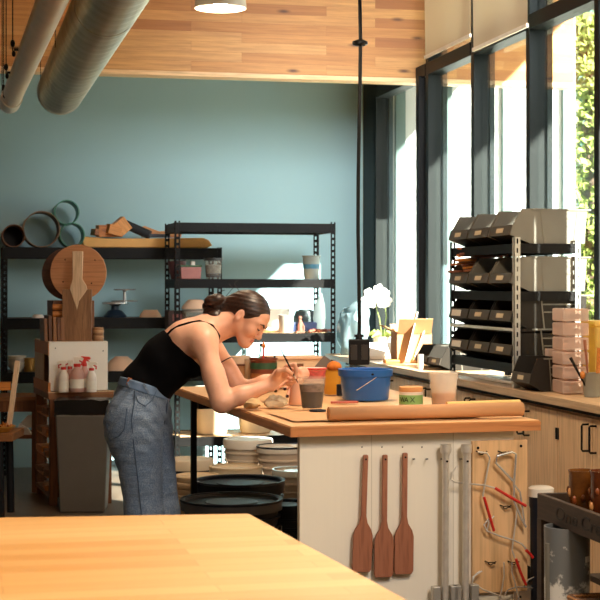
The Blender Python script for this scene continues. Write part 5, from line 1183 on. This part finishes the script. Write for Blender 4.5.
for ri, (z, rn) in enumerate(rows):
    for k in range(3):
        yy = ry+.02+k*.32
        lab = {0: ['dark bin at the camera end of the top rack shelf', 'middle bin of the top rack shelf, sunlit', 'bin at the far end of the top rack shelf'], 1: ['dark empty bin at the camera end of the second rack shelf', 'middle bin of the second rack shelf', 'bin heaped with orange wooden tools on the second rack shelf'], 2: ['dark bin at the camera end of the third bin row', 'middle bin of the third bin row', 'bin with white card at the far end of the third row'], 3: ['bin at the camera end of the lowest rack row', 'middle bin of the lowest rack row', 'bin with white card at the far end of the lowest row']}[ri][k]
        if first: o = bp; first = False; o.location = (rx-.004, yy, z+.001); o['label'] = lab; o['group'] = 'storage bins on the counter rack'
        else: o = dup(bp, (rx-.004, yy, z+.001), label=lab, group='storage bins on the counter rack')
        if ri >= 2:
            for ch in o.children:
                if ch.name.startswith('side_wall'):
                    me = ch.data.copy(); me.materials[0] = M['binpl']; ch.data = me  # lower rows: same sides in the dark, less lit tone
            if k == 2:
                for ch in [c for c in bpy.data.objects if c.parent and c.parent.parent == o and c.name.startswith('label_card')]:
                    me = ch.data.copy(); me.materials[0] = M['labelw']; ch.data = me; ch.scale = (1, 1.6, 1.5); ch.location = (-.004, -.075, -.03)
bpy.context.view_layer.update()
rng = random.Random(8)
for k in range(12):
    o = B().box((0, 0, 0), (.24+.08*rng.random(), .03, .012)).build('wood_tool', [M['orangewood'], M['paddle'], M['cedar']][k % 3], bevel=.003)
    o.location = (rx+.1+.03*rng.random(), ry+.02+.64+.05+.2*rng.random(), zs_[1]+.095+.011*k); o.rotation_euler = (rng.uniform(-.1, .1), rng.uniform(-.12, .05), rng.uniform(-.35, .35))
    tag(o, 'orange wooden tool heaped in the far bin of the second rack shelf', 'tool', 'wooden tools in the bin')
o = B().box2((-.07, 0, 0), (.1, .31, .012)).build('wood_strip', M['cedar']); o.location = (rx-.03, ry+RL-.31, zs_[1]-.02-.035); o.location.z = zs_[1]-.062; 
bpy.data.objects.remove(o)
# loose bins and boxes on the counter
def loosebin(px, py, label, sc=1.0, grp='bins standing on the counter', rz=0):
    q = onc(px, py); o = dup(bp, (q.x, q.y, CZ+.002), rz, label, grp); o.scale = (sc, sc, sc); return o
o = loosebin(521, 390.5, 'loose dark brown bin on the counter in front of the rack', 1.0); o.location = (2.53, 6.635, CZ+.002); o.scale = (.62, .8, .92)
for ch in o.children:
    if ch.name.startswith('side_wall'): me = ch.data.copy(); me.materials[0] = M['binpl']; ch.data = me
for k, (px, lb) in enumerate(((441, 'nearer of two small dark bins with white cards beyond the rack'), (428, 'farther of two small dark bins beside the cardboard box'))):
    o = loosebin(px, 371-3*k, lb, .78)
    for ch in o.children:
        if ch.name.startswith('side_wall'): me = ch.data.copy(); me.materials[0] = M['binpl']; ch.data = me
q = onc(411, 366); cx = thing('cardboard_box', 'open cardboard box on the counter below the windows', 'box', (q.x, q.y+.3, CZ+.001), R(-8))
bb = B(); bb.box2((0, 0, 0), (.3, .006, .22)); bb.box2((0, .4, 0), (.3, .406, .22)); bb.box2((0, .006, 0), (.006, .4, .22)); bb.box2((.294, .006, 0), (.3, .4, .22)); bb.box2((0, 0, 0), (.3, .4, .006)); bb.build('box_body', M['card'], cx); cx.scale = (.72, .72, .85)
for (c_, d_, r_) in (((-.05, .2, .245), (.12, .4, .005), (0, R(25), 0)), ((.15, -.05, .27), (.29, .14, .005), (R(-50), 0, 0)), ((.15, .45, .24), (.29, .1, .005), (R(40), 0, 0))): B().box(c_, d_, rot=r_).build('flap', M['card'], cx)
t = thing('paper_stack', 'white papers standing up in the cardboard box', 'paper', (q.x+.1, q.y+.42, CZ+.008), R(-14))
B().box((0.02, -.05, .16), (.006, .26, .31), rot=(0, R(14), 0)).build('sheet', M['paper'], t); B().box((.08, -.02, .14), (.006, .24, .27), rot=(0, R(20), 0)).build('sheet', M['paper'], t)
q = onc(420.5, 370)
lathed('candle_glass', 'small frosted glass cylinder on the counter edge by the two small bins', 'glass', q, [(0, 0), (.016, 0), (.017, .09), (.0, .09)], M['frost'])
q = onc(393.5, 363)
t = lathed('pump_bottle', 'white bottle with blue label on the far counter', 'bottle', q+V((.12, .1, 0)), [(0, 0), (.04, 0), (.043, .01), (.043, .15), (.03, .17), (.03, .185), (0, .185)], plain('bottle_white', C(214, 224, 230), .35), parts=('bottle_body', ('blue_label', [(.0432, .03), (.044, .03), (.044, .13), (.0432, .13)], plain('blue_label', C(64, 132, 190), .5, var=.3, vs=30)), ('cap', [(.032, .18), (.033, .2), (0, .2)], plain('dark_cap', C(80, 96, 120), .4))))
t = lathed('small_jar', 'pale green topped jar beside the blue labelled bottle', 'jar', q+V((.2, -.15, 0)), [(0, 0), (.035, 0), (.036, .07), (.03, .08), (0, .08)], plain('jar_cream', C(220, 222, 206), .4), parts=('jar_body', ('lid', [(.038, .07), (.038, .095), (0, .096)], plain('mint_lid', C(150, 190, 170), .5))))
q = onc(378, 360); t = thing('white_laptop', 'thin white board propped on the far counter by the outlet box', 'board', (q.x+.1, q.y+.1, CZ+.002), R(12))
B().box((0, 0, .055), (.3, .012, .11), rot=(R(-18), 0, 0)).build('panel', M['white'], t, bevel=.004); B().box((0, .03, .012), (.3, .12, .02)).build('foot_plate', M['white'], t)
q = onc(368, 362); o = B().box((0, 0, .012), (.1, .06, .022)).build('orange_soap', M['orangewood'], bevel=.006); o.location = q+V((.1, -.2, .001)); tag(o, 'small orange bar on the far counter under the outlet box', 'bar')
# orchid in front of the corner window
q = onc(376, 358); q = V((2.9, 10.5, CZ))
t = thing('potted_orchid', 'white flowered orchid in a pale pot by the corner window', 'plant', q)
B().lathe([(0, 0), (.05, 0), (.065, .11), (.068, .12), (.06, .12), (.0, .1)], 24).build('pot', M['white'], t)
b = B(); b.tube([(0, 0, .1), (-.02, 0, .25), (-.06, 0, .38), (-.1, -.02, .42)], .004, 6); b.tube([(.01, 0, .1), (.03, 0, .26), (.01, -.02, .4)], .004, 6); b.build('stem', plain('stem_green', C(130, 150, 84), .5), t)
rng = random.Random(2); pet = plain('orchid_petal', C(240, 240, 226), .6)
for (x, y, z) in ((-.10, -.02, .42), (-.05, -.03, .40), (-.08, -.02, .36), (.01, -.03, .42), (-.03, -.02, .45), (.03, -.02, .37), (-.12, -.02, .37), (-.01, -.04, .36)):
    fb = B()
    for a in range(5):
        an = a*1.257+rng.random()*.3; c = V((x+.022*math.cos(an), y, z+.022*math.sin(an))); fb.ball(c, (.02, .005, .02), 10)
    fb.build('flower', pet, t)
lf = B()
for a in range(5):
    an = a*1.3; d = V((math.cos(an), math.sin(an), 0)); lf.tube([V((0, 0, .1)), d*.06+V((0, 0, .15)), d*.14+V((0, 0, .12))], .02, 6, rs=[.008, .022, .003])
lf.build('leaf_rosette', plain('leaf_green', C(150, 170, 90), .5), t)
t = thing('wrapped_tote', 'crumpled grey plastic bag standing on the counter end by the shelves', 'bag', W(341, 330, D=10.55)); t.location.z = CZ+.001
t.location.x = 2.66; t.location.y = 10.38
b = B(); b.tube([(0, 0, 0), (0, 0, .05), (0, 0, .2), (.01, 0, .3), (.01, 0, .345), (.0, 0, .35)], .1, 20, rs=[.08, .1, .112, .105, .08, .01])
bmesh.ops.subdivide_edges(b.bm, edges=b.bm.edges[:], cuts=2, use_grid_fill=True)
gb = sheer('grey_film', C(128, 150, 156), .8, .12)
b.build('bag_body', gb, t, wob=.03, seed=5)
# drawers, yellow box, brushes
q = onc(571, 391); q = V((2.605, 6.44, CZ))
t = thing('drawer_tower', 'clear pinkish plastic drawer tower on the counter beside the rack', 'drawers', q, R(-6))
hh = .064
for k in range(6):
    w0 = .10 if k > 0 else .115
    bx_ = B(); bx_.box2((0, 0, k*hh+.004), (w0+.02, .17, k*hh+hh-.003)); dr = bx_.build('drawer', M['frost'], t, bevel=.006)
    B().box2((.005, -.004, k*hh+hh-.012), (w0+.015, .0, k*hh+hh-.004)).build('drawer_lip', M['frost'], dr)
    rng = random.Random(k); ci = B()
    for j in range(4): ci.ball((.02+.028*j, -.0+.03, k*hh+.026), (.014, .02, .014), 10)
    ci.build('drawer_contents', plain('contents_%d' % k, [C(150, 120, 100), C(190, 150, 130), C(170, 134, 116), C(200, 160, 140), C(186, 146, 120), C(120, 110, 104)][k], .6), dr)
q2 = V((q.x+.21, q.y+.06, CZ))
t = thing('yellow_bin', 'pale yellow plastic tub behind the brushes at the picture edge', 'tub', q2); s = sheer('yellow_plastic', C(240, 214, 130), .8, .4)
B().box2((-.03, .0, 0), (.16, .16, .30)).build('tub_body', s, t, bevel=.015); B().box2((-.035, -.005, .3), (.165, .165, .325)).build('lid', s, t, bevel=.006)
q = onc(592, 397)
t = lathed('brush_cup', 'grey plastic cup of brushes on the counter', 'cup', q+V((0, 0, .001)), [(0, 0), (.034, 0), (.036, .004), (.043, .1), (.046, .104), (.04, .102), (.032, .01), (0, .006)], plain('cup_grey', C(138, 140, 132), .4, var=.1), parts=('cup_body',))
t['label'] = 'grey plastic cup holding wooden brushes on the counter'
for k, (dx, dy, h, mt, w, lb) in enumerate(((-.09, -.01, .16, 'blackpl', .006, 'dark handled tool with round end leaning out of the brush cup'), (-.022, .02, .235, 'paddle', .006, 'tallest upright dark red stick in the brush cup'), (.03, -.02, .2, 'orangewood', .017, 'broad orange wooden spatula in the brush cup'), (.06, .01, .17, 'palewood', .006, 'pale wooden brush leaning to the picture edge in the brush cup'))):
    t = thing('wood_brush', lb, 'brush', q+V((dx*.15, dy, .012)), group='brushes in the grey cup')
    bb = B(); bb.tube([(0, 0, 0), (dx*.5, 0, h*.5), (dx, 0, h)], w, 8, rs=[w*.5, w*.8, w*1.2] if k != 2 else [.005, .009, .02]); bb.build('brush_handle', M[mt], t)
    if k == 0: B().ball((dx*.4, -.004, .085), (.012, .012, .016), 12).build('ferrule', M['orangewood'], t)
o = B().box((0, 0, .018), (.09, .05, .035)).build('small_white_box', M['frost'], bevel=.004); q = onc(551, 392); o.location = (q.x+.06, q.y+.05, CZ+.172); o.location = (2.70, 6.76, CZ+.155); tag(o, 'small pale box lying on the loose dark bin', 'box')

# ------------------------------------------------------------------ cart at the picture edge
q = W(537, 493, D=5.25); zr = q.z
K = thing('wooden_cart', 'dark wooden tray cart with handwriting on its side', 'cart', (q.x, q.y, 0))
B().box2((0, -1.1, zr-.085), (.02, 0, zr)).build('side_rail', M['cartwood'], K, bevel=.003)
B().box2((.02, -.02, zr-.085), (.55, 0, zr)).build('back_rail', M['cartwood'], K, bevel=.003); B().box2((.55, -1.1, zr-.085), (.57, 0, zr)).build('side_rail', M['cartwood'], K, bevel=.003); B().box2((.02, -1.1, zr-.085), (.55, -1.08, zr)).build('front_rail', M['cartwood'], K)
B().box2((.02, -1.08, zr-.085), (.55, -.02, zr-.07)).build('tray_board', M['cartwood'], K)
B().box2((.0, -1.1, .16), (.57, 0, .18)).build('lower_board', M['cartwood'], K)
B().box2((.18, -1.1, zr-.3), (.57, 0, zr-.28)).build('middle_board', M['cartwood'], K)
for x in (0, .53):
    for y in (-.04, -1.1): B().box2((x, y, 0), (x+.04, y+.04, zr-.085)).build('leg', M['cartwood'], K)
def text(s, size, mat, parent, m, name='writing', depth=.0008):
    cu = bpy.data.curves.new('lettering', 'FONT'); cu.body = s; cu.size = size; cu.extrude = depth; cu.shear = .15; cu.align_x = 'LEFT'
    o = bpy.data.objects.new('lettering', cu); COL.objects.link(o); bpy.context.view_layer.update()
    me = bpy.data.meshes.new_from_object(o.evaluated_get(bpy.context.evaluated_depsgraph_get())); bpy.data.objects.remove(o)
    me.transform(m); me.materials.clear(); me.materials.append(mat)
    r = bpy.data.objects.new(name, me); COL.objects.link(r); r.parent = parent; return r
# written on the tray's outer side, which faces -x
mt = Matrix.Translation((-.001, -.16, zr-.062)) @ Matrix(((0, 0, -1, 0), (-1, 0, 0, 0), (0, 1, 0, 0), (0, 0, 0, 1))) @ Matrix.Diagonal((1.7, 1, 1, 1))
ink = plain('marker_ink', C(20, 13, 9), .6); text('One', .062, ink, K, mt); text('Cream', .062, ink, K, mt @ Matrix.Translation((.125, 0, 0)))
def pot(px, py, r, h, label, mat, spots):
    h *= 1.32
    q = W(px, py, X=2.005 if px < 600 else 2.03); t = thing('glazed_pot', label, 'pot', (q.x, q.y, zr-.069), group='glazed pots on the cart')
    B().lathe([(0, 0), (r*.7, 0), (r*.78, .006), (r*.98, h*.55), (r*.96, h*.9), (r*1.02, h), (r*.94, h), (r*.88, h*.88), (r*.86, h*.5), (0, .012)], 36).build('pot_body', mat, t)
    rng = random.Random(int(px))
    for k in range(spots):
        a = k*6.283/spots+rng.random()*.2; z = h*(.35+.3*rng.random()); B().ball((r*.97*math.cos(a), r*.97*math.sin(a), z), (.008, .006, .011+.006*rng.random()), 12).build('applied_bead', plain('bead_%d' % k, [C(190, 130, 74), C(132, 66, 30), C(110, 60, 26)][k % 3], .3), t)
gl = plain('brown_glaze', C(104, 62, 24), .2, var=.4, vs=20); gl2 = plain('red_brown_glaze', C(92, 44, 18), .2, var=.4, vs=18)
pot(583, 500, .048, .125, 'brown glazed pot with applied beads on the cart', gl, 12)
pot(607, 500, .055, .135, 'darker red brown glazed pot at the picture edge on the cart', gl2, 12)
o = B().ball((0, 0, .016), (.022, .02, .016), 14).build('clay_nut', M['orangewood']); qq = W(571, 503, X=1.965); o.location = (qq.x, qq.y, zr-.069); tag(o, 'small orange ball lying on the cart beside the beaded pot', 'ball')
# grey container with white smears on the cart's lower board
def smeared():
    m, n, l, p = base('smeared_grey'); vec = coords(n, l); f = noise(n, l, vec, 9, 6, .7)
    sx = n.new('ShaderNodeSeparateXYZ'); l.new(vec, sx.inputs[0])
    ad = n.new('ShaderNodeMath'); ad.operation = 'MULTIPLY_ADD'; l.new(sx.outputs[2], ad.inputs[0]); ad.inputs[1].default_value = -.75; l.new(f, ad.inputs[2])
    c = mixc(n, l, ramp(n, l, ad.outputs[0], .30, .36), C(112, 116, 118), C(216, 216, 212)); l.new(c, p.inputs['Base Color']); p.inputs['Roughness'].default_value = .45; return m
q = W(567, 560, D=5.05)
t = thing('grey_container', 'grey plastic container smeared with white glaze under the cart tray', 'container', (q.x, q.y, .181))
B().lathe([(0, 0), (.068, 0), (.07, .004), (.072, .16), (.0735, .162), (.0735, .17), (.0725, .172), (.0745, .40), (.0745, .43), (.069, .43), (.066, .01), (0, .008)], 40).build('container_body', smeared(), t)
B().box((.045, -.058, .33), (.02, .004, .02), rz=.6).build('sticker', M['paper'], t)
B().tube([(-.075, -.02, .0), (-.075, -.02, .38)], .008, 8).build('side_tube', M['litgrey'], t)
q = W(541, 494, D=5.66)
t = thing('bucket', 'black bucket with white lid between the tool board and the cart', 'bucket', (q.x+.0, q.y, 0), group='buckets on the floor')
B().lathe([(0, 0), (.035, 0), (.04, .58), (.043, .59), (.043, .63), (0, .63)], 32).build('bucket_body', M['tub'], t)
B().lathe([(.044, .625), (.047, .625), (.047, .655), (.036, .662), (0, .664)], 32).build('lid', M['white'], t)
def wicker():
    m, n, l, p = base('wicker'); vec = coords(n, l, (1, 1, 1)); w = n.new('ShaderNodeTexWave'); w.bands_direction = 'Z'; l.new(vec, w.inputs[0]); w.inputs['Scale'].default_value = 30; w.inputs['Distortion'].default_value = 4; w.inputs['Detail Scale'].default_value = 8
    l.new(mixc(n, l, w.outputs[1], C(70, 40, 18), C(170, 116, 60)), p.inputs['Base Color']); bumpn(n, l, p, w.outputs[1], .6, .006); return m
q = W(603, 585, D=4.75)
t = thing('wicker_basket', 'brown woven basket low on the cart at the picture corner', 'basket', (q.x+.03, q.y, .181)); wk = wicker()
B().box2((-.07, -.2, 0), (.2, .15, .23)).build('basket_body', wk, t, bevel=.02); B().tube([(-.075, -.2, .23), (.2, -.2, .23), (.2, .15, .23), (-.075, .15, .23)], .012, 8, closed=True).build('rim', wk, t)
